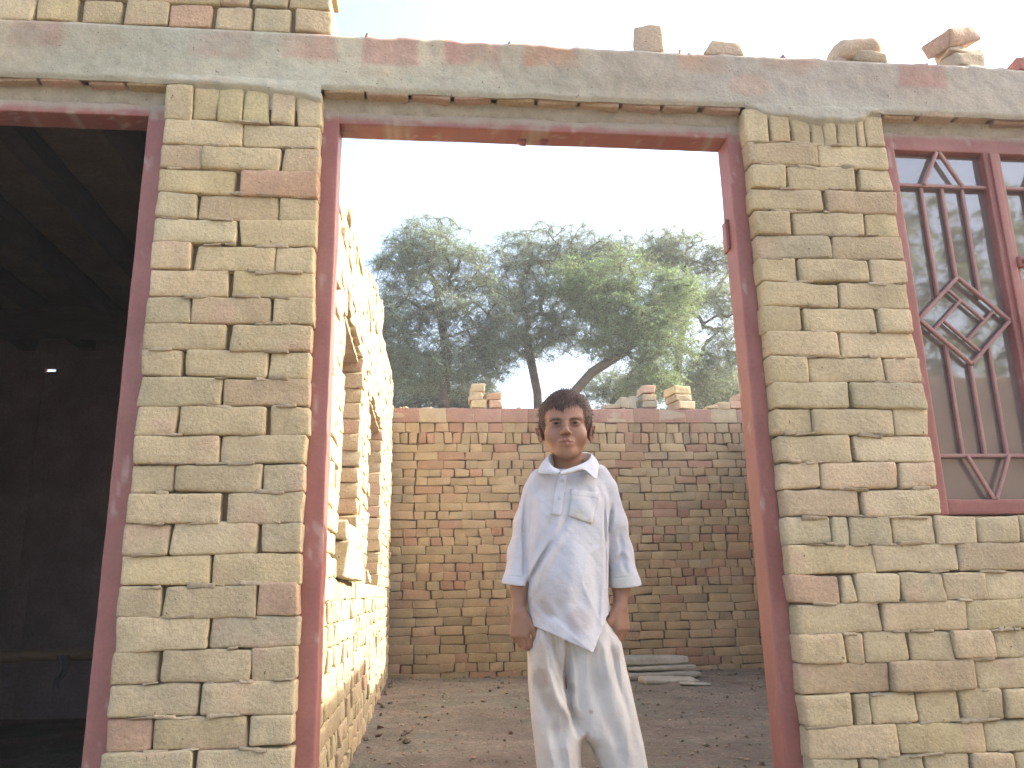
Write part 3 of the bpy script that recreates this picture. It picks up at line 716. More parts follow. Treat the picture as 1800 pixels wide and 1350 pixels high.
def tree(name, label, trunk, blobs, seed, col, dens=1.0, group='trees beyond the back wall', droop=.3, leaf=(.038, .0135), tr=.065, nat=100):
    """trunk: polyline of 3D points; blobs: (centre, radius, weight)"""
    g = np.random.default_rng(seed); root = empty(name, label, 'tree', group, tuple(trunk[0]))
    off = np.array(trunk[0])
    pts = []; par = []
    tp = np.array(trunk, float)
    # resample trunk
    for a in range(len(tp)-1):
        n = max(2, int(np.linalg.norm(tp[a+1]-tp[a])/.25))
        for q in range(n): pts.append(tp[a]+(tp[a+1]-tp[a])*q/n); par.append(len(pts)-2)
    pts.append(tp[-1]); par.append(len(pts)-2); par[0] = -1
    top0 = max(1, int(len(pts)*.45)); ntr = len(pts)
    A = []
    for (c, r, wt) in blobs:
        n = int(nat*wt); d = g.normal(0, 1, (n, 3)); d /= np.linalg.norm(d, axis=1)[:, None]
        rad = r*(g.uniform(0, 1, (n, 1))**.42)*(1+.28*fbm(d*2+seed, seed, 2))[:, None]
        A.append(np.array(c)+d*rad*np.array([1, 1, .85]))
    A = np.concatenate(A); A = A[np.argsort(np.linalg.norm(A-tp[-1], axis=1)+g.uniform(0, .5, len(A)))]
    ends = []
    for a in A:
        P = np.array(pts[top0:]); dist = np.linalg.norm(P-a, axis=1)+.35*np.maximum(0, P[:, 2]-a[2])
        k0 = int(np.argmin(dist))+top0; d = a-pts[k0]; L_ = np.linalg.norm(d); n = max(2, int(L_/.22)); cur = k0
        side = g.normal(0, .10, 3)*L_; base = np.array(pts[k0])
        for q in range(1, n+1):
            t = q/n; p = base+d*t+side*math.sin(math.pi*t)+g.normal(0, .02, 3)+np.array([0, 0, .10*L_*math.sin(math.pi*t)])
            pts.append(p); par.append(cur); cur = len(pts)-1
        ends.append(cur)
    n = len(pts); P = np.array(pts); cnt = np.zeros(n)
    for e in ends: cnt[e] += 1
    for q in range(n-1, 0, -1): cnt[par[q]] += cnt[q]
    rad = .0042*np.power(np.maximum(cnt, 1), .47); rad[:ntr] = np.maximum(rad[:ntr], tr*np.linspace(1.15, .8, ntr))
    Gt = Geo(); bc = np.array([.13, .10, .075])
    a5 = np.linspace(0, 2*np.pi, 5, endpoint=False)
    pa = np.array(par); idx = np.arange(1, n); p0 = P[pa[idx]]; p1 = P[idx]; T = p1-p0; T /= np.linalg.norm(T, axis=1)[:, None]+1e-9
    ref = np.where(np.abs(T[:, 2:3]) < .9, np.array([[0, 0, 1.]]), np.array([[1., 0, 0]])); U = np.cross(T, ref); U /= np.linalg.norm(U, axis=1)[:, None]+1e-9; W = np.cross(T, U)
    r0 = np.minimum(rad[pa[idx]], rad[idx]*1.35); r1 = rad[idx]
    ring = lambda c, r: c[:, None]+r[:, None, None]*(np.cos(a5)[None, :, None]*U[:, None]+np.sin(a5)[None, :, None]*W[:, None])
    V = np.concatenate([ring(p0-T*r0[:, None]*.3, r0), ring(p1, r1)], 1).reshape(-1, 3)
    b = np.arange(len(idx))[:, None, None]*10; j = np.arange(5)[None, :]
    Q = np.stack([b[:, :, 0]+j, b[:, :, 0]+(j+1) % 5, b[:, :, 0]+5+(j+1) % 5, b[:, :, 0]+5+j], -1).reshape(-1, 4)
    Gt.add(V-off, Q, None, bc*(1+.2*fbm(V*3, seed, 2))[:, None]); Gt.build('trunk', M_BARK, root)
    # twigs with leaflets
    E = np.repeat(P[ends], int(15*dens), 0); ne = len(E); d = g.normal(0, 1, (ne, 3)); d[:, 2] = d[:, 2]*.7; d /= np.linalg.norm(d, axis=1)[:, None]
    Lt = g.uniform(.16, .46, ne); nl = 11
    t = (np.arange(nl)+.6)/nl
    S = E[:, None]+d[:, None]*(Lt[:, None]*t[None])[..., None]; S[..., 2] -= droop*(Lt[:, None]*t[None])**2*2.2
    S += g.normal(0, .012, S.shape)
    Sf = S.reshape(-1, 3); m_ = len(Sf)
    ld = g.normal(0, 1, (m_, 3)); ld[:, 2] -= .25; ld /= np.linalg.norm(ld, axis=1)[:, None]; up = g.normal(0, 1, (m_, 3)); sd = np.cross(ld, up); sd /= np.linalg.norm(sd, axis=1)[:, None]+1e-9
    ll = (leaf[0]*g.uniform(.6, 1.4, m_))[:, None]; lw = (leaf[1]*g.uniform(.6, 1.3, m_))[:, None]
    V = np.stack([Sf-ld*ll*.5, Sf+sd*lw*.5, Sf+ld*ll*.5, Sf-sd*lw*.5], 1).reshape(-1, 3)
    Q = np.arange(m_*4).reshape(-1, 4)
    ct = np.repeat((np.array(col)*(1+.25*fbm(E*1.1+3, seed+4, 2))[:, None]*g.uniform(.8, 1.2, (ne, 1))), nl, 0)
    yel_ = np.repeat(sst(.1, .5, fbm(E*.8+9, seed+6, 2)), nl)[:, None]*.45
    ct = ct*(1-yel_)+np.array([.22, .26, .10])*yel_
    G2 = Geo(); G2.add(V-off, Q, None, np.repeat(ct, 4, 0))
    # thin twig stems
    ax = d*Lt[:, None]; e2 = E+ax; e2[:, 2] -= droop*Lt**2*2.2; sd = np.cross(d, g.normal(0, 1, (ne, 3))); sd /= np.linalg.norm(sd, axis=1)[:, None]+1e-9
    V = np.stack([E-sd*.0028, E+sd*.0028, e2+sd*.001, e2-sd*.001], 1).reshape(-1, 3)
    G2.add(V-off, np.arange(ne*4).reshape(-1, 4), None, bc)
    G2.build('crown', M_LEAF, root, False)
def bl(px, py, rp, Y, wt=1.0, dy=0):
    c = at(px, py, Y); e = at(px+rp*1.06, py, Y); return (c, abs(e[0]-c[0]), wt)
def gp(px, py, Y): return at(px, py, Y)
def base(px, Y): a = at(px, 700, Y); return np.array([a[0], Y, -.02])
GA = (.25, .32, .21); GD = (.17, .22, .16); GB_ = (.22, .32, .14)
Y = 12.5
tree('acacia_tree', 'feathery tree with a forked dark trunk above the three-brick stack left of the boy', [base(775, Y), gp(782, 690, Y), gp(785, 620, Y), gp(766, 500, Y)],
     [bl(765, 440, 72, Y, 1.1), bl(700, 460, 58, Y, .8), bl(690, 545, 60, Y, .8), bl(825, 470, 62, Y, .85), bl(770, 540, 70, Y, 1), bl(715, 640, 58, Y, .9), bl(672, 590, 45, Y, .6), bl(865, 560, 66, Y, .9), bl(800, 640, 62, Y, 1.), bl(850, 640, 45, Y, .55)], 101, GA, 1.0)
Y = 13.2
tree('acacia_tree', 'open-branched tree with a slim bare trunk rising behind the boy\'s head', [base(947, Y), gp(945, 690, Y), gp(935, 640, Y), gp(925, 590, Y)],
     [bl(930, 440, 55, Y, .8), bl(990, 430, 52, Y, .7), bl(900, 510, 58, Y, .9), bl(880, 600, 55, Y, .9), bl(970, 510, 60, Y, .9), bl(950, 590, 52, Y, .8), bl(1040, 455, 50, Y, .7), bl(1085, 450, 45, Y, .5), bl(1000, 580, 45, Y, .5)], 102, GA, .95)
Y = 12.2
tree('acacia_tree', 'green spreading tree with a leaning limb rising right of the boy', [base(985, Y), gp(1000, 700, Y), gp(1040, 655, Y), gp(1095, 620, Y), gp(1120, 590, Y)],
     [bl(1050, 520, 55, Y, 1.0), bl(1100, 560, 60, Y, 1.2), bl(1010, 500, 45, Y, .7), bl(1160, 590, 62, Y, 1.3), bl(1090, 480, 50, Y, .6), bl(1150, 660, 55, Y, 1.0), bl(1060, 600, 40, Y, .5), bl(1180, 520, 50, Y, .8)], 103, GB_, 1.15)
Y = 13.5
tree('acacia_tree', 'feathery tree whose crown touches the right jamb of the doorway', [base(1195, Y), gp(1190, 690, Y), gp(1195, 600, Y), gp(1215, 520, Y)],
     [bl(1150, 445, 42, Y, .6), bl(1200, 450, 58, Y, 1.), bl(1270, 450, 40, Y, .6), bl(1255, 520, 55, Y, .8), bl(1205, 530, 50, Y, .8), bl(1270, 610, 50, Y, .7), bl(1330, 560, 60, Y, .7), bl(1240, 660, 55, Y, .9)], 104, GA, 1.0)
Y = 14.5
tree('leafy_bush', 'dark low bush behind the left end of the back wall', [base(735, Y), gp(735, 720, Y), gp(738, 690, Y)], [bl(720, 690, 50, Y, 1.0), bl(780, 690, 48, Y, 1.0), bl(690, 640, 40, Y, .6), bl(840, 700, 40, Y, .6)], 105, GD, 1.3, 'bushes beyond the back wall', tr=.05)
tree('leafy_bush', 'green bush behind the back wall between the wide brick stack and the right jamb', [base(1260, Y), gp(1260, 730, Y), gp(1258, 700, Y)], [bl(1270, 690, 45, Y, 1.0), bl(1215, 695, 45, Y, .9), bl(1320, 680, 50, Y, .8)], 106, GB_, 1.2, 'bushes beyond the back wall', tr=.05)
tree('leafy_bush', 'sparse bush low behind the back wall just right of the boy\'s head', [base(1075, Y), gp(1075, 730, Y), gp(1078, 700, Y)], [bl(1060, 680, 42, Y, .7), bl(1110, 690, 42, Y, .8)], 107, GA, .9, 'bushes beyond the back wall', tr=.05)
# trees across the lane, mirrored in the window
for q, (x, y, lb) in enumerate([(8.0, -10.2, 'drooping willow-like tree across the lane, mirrored in the left window leaf'), (11.2, -10.8, 'drooping tree across the lane, mirrored in the right window leaf')]):
    tree('lane_tree', lb, [(x, y, -.02), (x+.1, y, 2.5), (x, y+.1, 5.0)], [((x-.6, y, 5.2), 1.3, .7), ((x+.8, y, 5.6), 1.3, .6), ((x, y, 7.0), 1.2, .6), ((x+.2, y, 4.2), 1.2, .6), ((x-1.2, y+.3, 6.6), .9, .4)], 110+q, (.30, .36, .14), .8, 'trees across the lane', droop=1.1, leaf=(.10, .032), nat=50)

# ------------------------------------------------------------------ the boy
def smin(a, b, k):
    h = np.maximum(k-np.abs(a-b), 0)/k; return np.minimum(a, b)-h*h*k*.25
class Field:
    def __init__(s, xs, ys, zs):
        s.x, s.y, s.z = [np.asarray(a, np.float32) for a in (xs, ys, zs)]; s.D = np.full((len(xs), len(ys), len(zs)), .06, np.float32)
    def apply(s, lo, hi, fn, k=.004, op='u'):
        m = .02+k; sl = []
        for a, l, h in zip((s.x, s.y, s.z), lo, hi):
            i0, i1 = np.searchsorted(a, [l-m, h+m]); 
            if i1 <= i0: return
            sl.append(slice(i0, i1))
        X, Y, Z = s.x[sl[0]][:, None, None], s.y[sl[1]][None, :, None], s.z[sl[2]][None, None, :]
        d = fn(X, Y, Z); c = s.D[tuple(sl)]
        s.D[tuple(sl)] = smin(c, d, k) if op == 'u' else (-smin(-c, d, k) if op == 's' else c)
    def cap(s, p, q, r0, r1=None, k=.004, op='u'):
        p = np.array(p, float); q = np.array(q, float); r1 = r0 if r1 is None else r1; R_ = max(r0, r1)
        d = q-p; L2 = max(float(d@d), 1e-12)
        def fn(X, Y, Z):
            t = np.clip(((X-p[0])*d[0]+(Y-p[1])*d[1]+(Z-p[2])*d[2])/L2, 0, 1)
            return np.sqrt((X-p[0]-t*d[0])**2+(Y-p[1]-t*d[1])**2+(Z-p[2]-t*d[2])**2)-(r0+(r1-r0)*t)
        s.apply(np.minimum(p, q)-R_, np.maximum(p, q)+R_, fn, k, op)
    def chain(s, pts, rs, k=.004, op='u'):
        for i in range(len(pts)-1): s.cap(pts[i], pts[i+1], rs[i], rs[i+1], k, op)
    def ell(s, c, r, k=.004, op='u', Rm=None):
        c = np.array(c, float); r = np.array(r, float); Rm = np.eye(3) if Rm is None else np.array(Rm); big = r.max()
        def fn(X, Y, Z):
            dx, dy, dz = X-c[0], Y-c[1], Z-c[2]
            a = (Rm[0, 0]*dx+Rm[1, 0]*dy+Rm[2, 0]*dz)/r[0]; b = (Rm[0, 1]*dx+Rm[1, 1]*dy+Rm[2, 1]*dz)/r[1]; e = (Rm[0, 2]*dx+Rm[1, 2]*dy+Rm[2, 2]*dz)/r[2]
            k0 = np.sqrt(a*a+b*b+e*e); k1 = np.sqrt((a/r[0])**2+(b/r[1])**2+(e/r[2])**2)
            return k0*(k0-1)/np.maximum(k1, 1e-4)
        s.apply(c-big, c+big, fn, k, op)
    def mesh(s):
        D = s.D; S = D < 0
        c = np.zeros(tuple(n-1 for n in D.shape), np.int8)
        for a in (0, 1):
            for b in (0, 1):
                for e in (0, 1): c += S[a:D.shape[0]-1+a, b:D.shape[1]-1+b, e:D.shape[2]-1+e]
        act = (c > 0) & (c < 8); I = np.argwhere(act); vid = np.full(act.shape, -1, np.int32); vid[act] = np.arange(len(I))
        acc = np.zeros((len(I), 3)); cnt = np.zeros(len(I)); G_ = (s.x, s.y, s.z)
        cr = [(a, b, e) for a in (0, 1) for b in (0, 1) for e in (0, 1)]
        for p in cr:
            for ax in range(3):
                if p[ax] == 1: continue
                q = list(p); q[ax] = 1; ip = I+np.array(p); iq = I+np.array(q)
                dp = D[tuple(ip.T)]; dq = D[tuple(iq.T)]; m = (dp < 0) != (dq < 0); t = np.where(m, dp/np.where(m, dp-dq, 1), 0)
                P = np.stack([G_[k][ip[:, k]] for k in range(3)], 1).astype(float); Qv = np.stack([G_[k][iq[:, k]] for k in range(3)], 1)
                acc += m[:, None]*(P+(Qv-P)*t[:, None]); cnt += m
        V = acc/np.maximum(cnt, 1)[:, None]; quads = []
        for ax in range(3):
            sa = [slice(1, -1)]*3; sa[ax] = slice(0, -1); sb = [slice(1, -1)]*3; sb[ax] = slice(1, None)
            ch = S[tuple(sa)] != S[tuple(sb)]; J = np.argwhere(ch)
            off = np.array([1, 1, 1]); off[ax] = 0; J = J+off
            b, e = (ax+1) % 3, (ax+2) % 3; db = np.zeros(3, int); db[b] = 1; de = np.zeros(3, int); de[e] = 1
            q = np.stack([vid[tuple((J-db-de).T)], vid[tuple((J-de).T)], vid[tuple(J.T)], vid[tuple((J-db).T)]], 1)
            ins = S[tuple(J.T)]; q[~ins] = q[~ins][:, ::-1]; quads.append(q)
        Q = np.concatenate(quads); Q = Q[(Q >= 0).all(1)]
        return V, Q

YP = .12
boy = empty('person', 'young boy in a dusty white long shirt and loose trousers standing in the doorway', 'person', None, (.405, .14, 0))
BO = np.array([.405, .14, 0])
eyeL, eyeR = at(977, 747, .055), at(1009, 747, .055)
HC = np.array([(at(994, 747, .12))[0], .125, eyeL[2]+.006])
th = R(-9); RZ = np.array([[math.cos(th), -math.sin(th), 0], [math.sin(th), math.cos(th), 0], [0, 0, 1]])
pt = R(-2.0); RX = np.array([[1, 0, 0], [0, math.cos(pt), -math.sin(pt)], [0, math.sin(pt), math.cos(pt)]])
RH = RZ@RX
def H(*p): return HC+RH@np.array(p, float)
ax_x = np.arange(.165, .645, .0021)
ax_y = np.concatenate([np.arange(-.01, .27, .0020), [.275, .28, .29]])
ax_z = np.concatenate([np.arange(-.01, .515, .006), np.arange(.515, .705, .002), np.arange(.705, 1.03, .005), np.arange(1.03, 1.30, .0016)])
F = Field(ax_x, ax_y, ax_z)
# head
F.ell(H(0, .014, .024), (.069, .084, .076), .01, Rm=RH)
F.ell(H(0, -.026, -.026), (.0540, .052, .056), .03, Rm=RH)
F.ell(H(0, -.028, .030), (.060, .050, .048), .02, Rm=RH)
F.ell(H(0, -.032, -.068), (.031, .040, .030), .022, Rm=RH)
F.cap(H(-.008, -.060, -.085), H(.008, -.060, -.085), .013, .013, .022)
for s in (-1, 1):
    F.cap(H(s*.044, .0, -.040), H(s*.016, -.050, -.082), .011, .009, .02)           # jaw line
    F.ell(H(s*.035, -.052, -.036), (.024, .021, .024), .02, Rm=RH)                      # cheeks
    F.cap(H(s*.040, -.066, .0115), H(s*.010, -.0775, .0065), .0070, .0062, .012)           # brow
for s in (-1, 1): F.ell(H(s*.0265, -.084, -.004), (.015, .012, .0095), .012, 's', RH)
F.chain([H(0, -.076, .010), H(0, -.083, -.010), H(0, -.091, -.027)], [.0055, .0062, .0085], .010)
F.ell(H(0, -.0925, -.031), (.0088, .0080, .0074), .006, Rm=RH)
for s in (-1, 1):
    F.ell(H(s*.0100, -.084, -.034), (.0062, .0085, .0054), .005, Rm=RH)
    F.ell(H(s*.0058, -.0905, -.0395), (.0030, .0045, .0025), .002, 's', RH)
F.ell(H(0, -.074, -.060), (.021, .014, .014), .012, Rm=RH)
F.chain([H(-.0185, -.0765, -.0605), H(-.006, -.0865, -.0555), H(0, -.0865, -.0567), H(.006, -.0865, -.0555), H(.0185, -.0765, -.0605)], [.0026, .0046, .0042, .0046, .0026], .003)
F.chain([H(-.016, -.077, -.0635), H(0, -.0850, -.0665), H(.016, -.077, -.0635)], [.0026, .0052, .0026], .003)
F.chain([H(-.019, -.0795, -.0612), H(0, -.0915, -.0610), H(.019, -.0795, -.0612)], [.0011, .0016, .0011], .002, 's')
F.cap(H(0, -.092, -.046), H(0, -.090, -.052), .0022, .0022, .003, 's')
# lids
for s in (-1, 1):
    F.ell(H(s*.0265, -.0665, -.0045), (.0150, .0128, .0128), .004, Rm=RH)
    F.ell(H(s*.0265, -.0835, -.0050), (.0128, .0085, .0036), .0015, 's', RH)
# ears
for s in (-1, 1):
    a = R(34)*s; E_ = RH@np.array([[math.cos(a), -math.sin(a), 0], [math.sin(a), math.cos(a), 0], [0, 0, 1]])
    F.ell(H(s*.0730, .010, -.014), (.0062, .0170, .0260), .006, Rm=E_)
    F.ell(H(s*.0775, .002, -.010), (.0028, .0085, .0130), .004, 's', E_)
    F.chain([H(s*.071, -.001, -.022), H(s*.080, .008, .009), H(s*.085, .019, .006), H(s*.084, .024, -.012)], [.0025, .0034, .0038, .003], .003)
    F.ell(H(s*.070, .002, -.034), (.005, .007, .008), .004, Rm=E_)
# neck and torso
NB = at(1000, 832, .14)
F.cap(H(0, .012, -.055), NB+np.array([0, .008, -.01]), .045, .045, .02)
F.cap(NB+np.array([-.03, .01, -.04]), NB+np.array([.03, .01, -.04]), .045, .045, .03)
F.ell((.410, .145, .86), (.085, .060, .13), .03); F.ell((.410, .150, .68), (.085, .065, .12), .03)
# legs and feet (under the trousers)
for s, hx, fx in ((-1, .365, .345), (1, .455, .53)):
    F.chain([(hx, .15, .62), ((hx+fx)/2, .15, .34), (fx, .165, .08)], [.058, .040, .028], .03)
    F.chain([(fx, .165, .035), (fx, .06, .018)], [.028, .018], .02); F.cap((fx, .18, .03), (fx, .16, .03), .027, .027, .01)
# arms
def AP(px, py, Y): return at(px, py, Y)
armL = [AP(941, 864, .14), AP(921, 955, .15), AP(913, 1030, .125), AP(913, 1078, .105)]
armR = [AP(1066, 862, .14), AP(1084, 955, .15), AP(1092, 1030, .125), AP(1090, 1068, .11)]
for arm in (armL, armR): F.chain(arm, [.032, .027, .0225, .0185], .02)
def hand(W, down, lat, nrm, thumb_side, sc=1.0, curls=(1., 1., 1., 1.)):
    """W wrist; down: towards fingertips; lat: from little finger to index; nrm: palm side"""
    down = np.array(down, float); down /= np.linalg.norm(down); lat = np.array(lat, float); lat -= down*(lat@down); lat /= np.linalg.norm(lat)
    nrm = np.array(nrm, float); nrm -= down*(nrm@down)+lat*(nrm@lat); nrm /= np.linalg.norm(nrm)
    P = lambda a, b, c: W+(lat*a+down*b+nrm*c)*sc
    for a, r in ((-.017, .0095), (-.006, .0102), (.006, .0105), (.017, .0100)): F.cap(P(a*.65, .000, 0), P(a, .050, 0), .012*sc, r*sc, .008)
    F.cap(P(.012, .015, .005), P(.020, .040, .006), .011*sc, .009*sc, .01)
    for (a, b, L_, r, cu) in ((.0185, .052, (.024, .016, .013), .0072, curls[0]), (.0062, .055, (.027, .018, .014), .0074, curls[1]), (-.0062, .053, (.025, .017, .013), .0070, curls[2]), (-.0180, .048, (.019, .013, .011), .0062, curls[3])):
        p = P(a, b, 0); ang = R(14)*cu; pts = [p]
        for l_, da in zip(L_, (R(14)*cu, R(38)*cu, R(30)*cu)):
            ang += da; d = down*math.cos(ang)+nrm*math.sin(ang)+lat*(a*.9); d /= np.linalg.norm(d); p = p+d*l_*sc; pts.append(p)
        F.chain(pts, [r*sc*1.04, r*sc, r*.93*sc, r*.80*sc], .0022)
    p0 = P(.016, .012, .004); p1 = P(.032, .034, .012); p2 = P(.033, .054, .019); p3 = P(.026, .070, .023)
    F.chain([p0, p1, p2, p3], [.0125*sc, .0095*sc, .0082*sc, .0066*sc], .004)
hand(armL[3], (-.02, -.10, -1), (.80, -.60, 0), (.60, .80, 0), 1, 1.10, (1.1, 1.2, 1.25, 1.35))
hand(armR[3], (.02, -.10, -1), (-.80, -.60, 0), (-.60, .80, 0), -1, 1.08, (1.25, 1.15, 1.1, 1.1))
V, Q = F.mesh(); del F
HL = (V-HC)@RH     # head-local coordinates
SKIN = np.array([.275, .145, .092])
c = SKIN*(1+.06*fbm(V*22, 201, 3))[:, None]
inh = V[:, 2] > 1.04
def blob(c, ctr, r, colr, a):
    k = np.exp(-(((HL-np.array(ctr))/np.array(r))**2).sum(1))*a*inh; return c*(1-k[:, None])+np.array(colr)*k[:, None]
c = blob(c, (0, -.088, -.061), (.017, .02, .0075), (.22, .080, .066), .85)
for s in (-1, 1):
    c = blob(c, (s*.036, -.07, -.03), (.02, .03, .018), (.31, .155, .105), .5)
    c = blob(c, (s*.0265, -.078, -.010), (.016, .02, .010), (.13, .065, .048), .85)  # shade of the eye sockets under the brow, painted into the skin
    c = blob(c, (s*.0265, -.082, -.0035), (.013, .02, .0028), (.05, .028, .02), .9)
c = blob(c, (0, -.03, .05), (.06, .06, .03), (.29, .16, .11), .4)
M_SKIN = attr_mat('boy_skin', .55, (30, .05), (200, .06), ((160, .0004),), .35, sss=(.12, (1., .35, .2), .006))
body = mk_mesh('body', V-BO, Q, M_SKIN, boy, c, True)
# eyes
for s in (-1, 1):
    n1_, n2_ = 24, 28; tt, pp = np.meshgrid(np.linspace(0, np.pi, n1_), np.linspace(0, 2*np.pi, n2_, endpoint=False), indexing='ij')
    r = .0112; L_ = np.stack([np.sin(tt)*np.cos(pp), -np.cos(tt), np.sin(tt)*np.sin(pp)], -1).reshape(-1, 3)*r
    gx_, gz_ = L_[:, 0]-.0003, L_[:, 2]+.0012; ri = np.sqrt(gx_**2+gz_**2); front = L_[:, 1] < 0
    ec = np.where((front & (ri < .0062))[:, None], np.array([.016, .009, .006]), np.array([.24, .20, .175])); ec = np.where((front & (ri < .0026))[:, None], np.array([.006, .005, .005]), ec)
    i, j = np.meshgrid(np.arange(n1_-1), np.arange(n2_), indexing='ij'); Qe = np.stack([i*n2_+j, (i+1)*n2_+j, (i+1)*n2_+(j+1) % n2_, i*n2_+(j+1) % n2_], -1).reshape(-1, 4)
    Ve = (L_+np.array([s*.0265, -.0668, -.0045]))@RH.T+HC
    m = bpy.data.materials.get('eye_surface') or attr_mat('eye_surface', .45, (50, .02), (200, .02), (), .12)
    mk_mesh('eye', Ve-BO, Qe, m, boy, ec, True)
# hair: cap plus thousands of short locks
M_HAIR = attr_mat('dark_brown_hair', .6, (60, .15), (300, .15), (), .35)
g = np.random.default_rng(77)
def hairmask(L):
    """>0 where hair grows, head-local"""
    az = np.arctan2(L[:, 0], -L[:, 1]-.0); aa = np.abs(az)
    zl = np.interp(np.degrees(az), [-180, -125, -100, -80, -62, -54, -46, -28, -16, -6, 6, 20, 34, 44, 52, 62, 80, 100, 125, 180],
                   [-.062, -.058, -.006, .006, -.012, .006, .042, .052, .046, .036, .045, .058, .060, .050, .010, -.010, .006, -.004, -.058, -.062])
    return L[:, 2]-zl
def cranium(n, extra=0.):
    d = g.normal(0, 1, (n, 3)); d /= np.linalg.norm(d, axis=1)[:, None]
    return d
def skull_pt(d, e=0.):
    """point on the head surface in direction d from the cranium centre"""
    c0 = np.array([0, .008, .020]); r = np.array([.0705, .0865, .0785])
    return c0+d*(1/np.linalg.norm(d/r, axis=1))[:, None]+d*e
G = Geo()
nu, nv = 90, 60; uu, vv = np.meshgrid(np.linspace(0, 2*np.pi, nu, endpoint=False), np.linspace(.02, np.pi-.3, nv), indexing='ij')
d = np.stack([np.sin(vv)*np.cos(uu), np.sin(vv)*np.sin(uu), np.cos(vv)], -1).reshape(-1, 3)
Lp = skull_pt(d); mk = hairmask(Lp); th_ = -.006+.0115*sst(-.006, .010, mk)+.0040*fbm(d*9, 5, 3)+.003*sst(.03, .08, Lp[:, 2])
Lp = Lp+d*th_[:, None]
i, j = np.meshgrid(np.arange(nu), np.arange(nv-1), indexing='ij'); Qh = np.stack([i*nv+j, i*nv+j+1, ((i+1) % nu)*nv+j+1, ((i+1) % nu)*nv+j], -1).reshape(-1, 4)
HAIRC = np.array([.060, .036, .028])
G.add(Lp@RH.T+HC-BO, Qh, None, HAIRC*.8)
topk0 = lambda L: sst(.02, .06, L[:, 2])
n = 15000; d = cranium(n); L0 = skull_pt(d, .001); mk = hairmask(L0); keep = mk > g.normal(.001, .003, n); d = d[keep]; L0 = L0[keep]; n = len(L0)
whorl = np.array([.015, .06, .085]); out = d
dirv = L0-whorl; dirv -= out*(dirv*out).sum(1)[:, None]; dirv /= np.linalg.norm(dirv, axis=1)[:, None]+1e-6
dirv += .85*np.stack([vnoise(L0*45, 1), vnoise(L0*45, 2), vnoise(L0*45, 3)], 1)+g.normal(0, .26, (n, 3))
tuft = (g.random(n) < .02) & (topk0(L0) > .2); dirv[:, 2] -= .25; dirv -= out*(dirv*out).sum(1)[:, None]; dirv /= np.linalg.norm(dirv, axis=1)[:, None]+1e-6
topk = sst(.03, .08, L0[:, 2]); ln = (.013+.013*topk)*g.uniform(.6, 1.35, n); ln = np.where(tuft, ln*1.35, ln); lift = np.where(tuft, .008, 0)+.0042+.0060*topk+g.uniform(0, .004, n)+.005*vnoise(L0*25, 9)
side = np.cross(out, dirv); w0 = g.uniform(.0005, .0013, n)[:, None]
p0 = L0; p1 = L0+dirv*(ln*.45)[:, None]+out*(lift*.95)[:, None]; p2 = L0+dirv*ln[:, None]+out*(lift*.65)[:, None]-out*(.35*ln**2/.07)[:, None]
V = np.stack([p0-side*w0, p0+side*w0, p1-side*w0*.9, p1+side*w0*.9, p2-side*w0*.2, p2+side*w0*.2], 1).reshape(-1, 3); b = np.arange(n)[:, None]*6
Q = np.concatenate([b+np.array([[0, 1, 3, 2]]), b+np.array([[2, 3, 5, 4]])]); hc = HAIRC*g.uniform(.5, 2.0, (n, 1))*(1+.5*vnoise(L0*60, 4))[:, None]+np.array([.02, .008, .003])*g.uniform(0, 1, (n, 1))
G.add(V@RH.T+HC-BO, Q, None, np.repeat(hc, 6, 0)); G.build('hair', M_HAIR, boy)
# eyebrows
for s in (-1, 1):
    G = Geo(); n = 95; t = g.uniform(0, 1, n)
    P0 = np.stack([s*(.012+.028*t), -.0835+.0135*t**1.6, .0025+.0068*t**.7-.0030*t**3+g.normal(0, .0016, n)], 1)
    dv = np.stack([s*np.ones(n), .3*np.ones(n), .25-.5*t+g.normal(0, .2, n)], 1); dv /= np.linalg.norm(dv, axis=1)[:, None]
    P1 = P0+dv*.0058; up = np.array([0, -.3, 1.])*.00034; V = np.stack([P0-up, P0+up, P1+up*.4, P1-up*.4], 1).reshape(-1, 3)
    V = np.concatenate([V, V+np.array([0, .0006, 0])]); V[:, 1] -= .0012
    # snap onto the face with the body mesh
    G.add(V@RH.T+HC-BO, np.arange(len(V)).reshape(-1, 4), None, HAIRC*1.1); G.build('eyebrow', M_HAIR, boy)

# cloth ---------------------------------------------------------------
def section_fn(tab, Y, p=2.4):
    """tab rows: (py, pxl, pxr, ry, cy)"""
    zs_ = []; cx = []; rx = []; ry = []; cyv = []
    for (py, l, r, ryv, cc) in tab:
        a = at(l, py, Y); b = at(r, py, Y); zs_.append((a[2]+b[2])/2); cx.append((a[0]+b[0])/2); rx.append(abs(b[0]-a[0])/2); ry.append(ryv); cyv.append(cc)
    o = np.argsort(zs_); zs_ = np.array(zs_)[o]; cx, rx, ry, cyv = [np.array(v)[o] for v in (cx, rx, ry, cyv)]
    def fn(X, Y_, Z):
        c_ = np.interp(Z, zs_, cx); a_ = np.interp(Z, zs_, rx); b_ = np.interp(Z, zs_, ry); y_ = np.interp(Z, zs_, cyv)
        return (((np.abs(X-c_)/a_)**p+(np.abs(Y_-y_)/b_)**p)**(1/p)-1)*np.minimum(a_, b_)*.9
    return fn, zs_[0], zs_[-1]
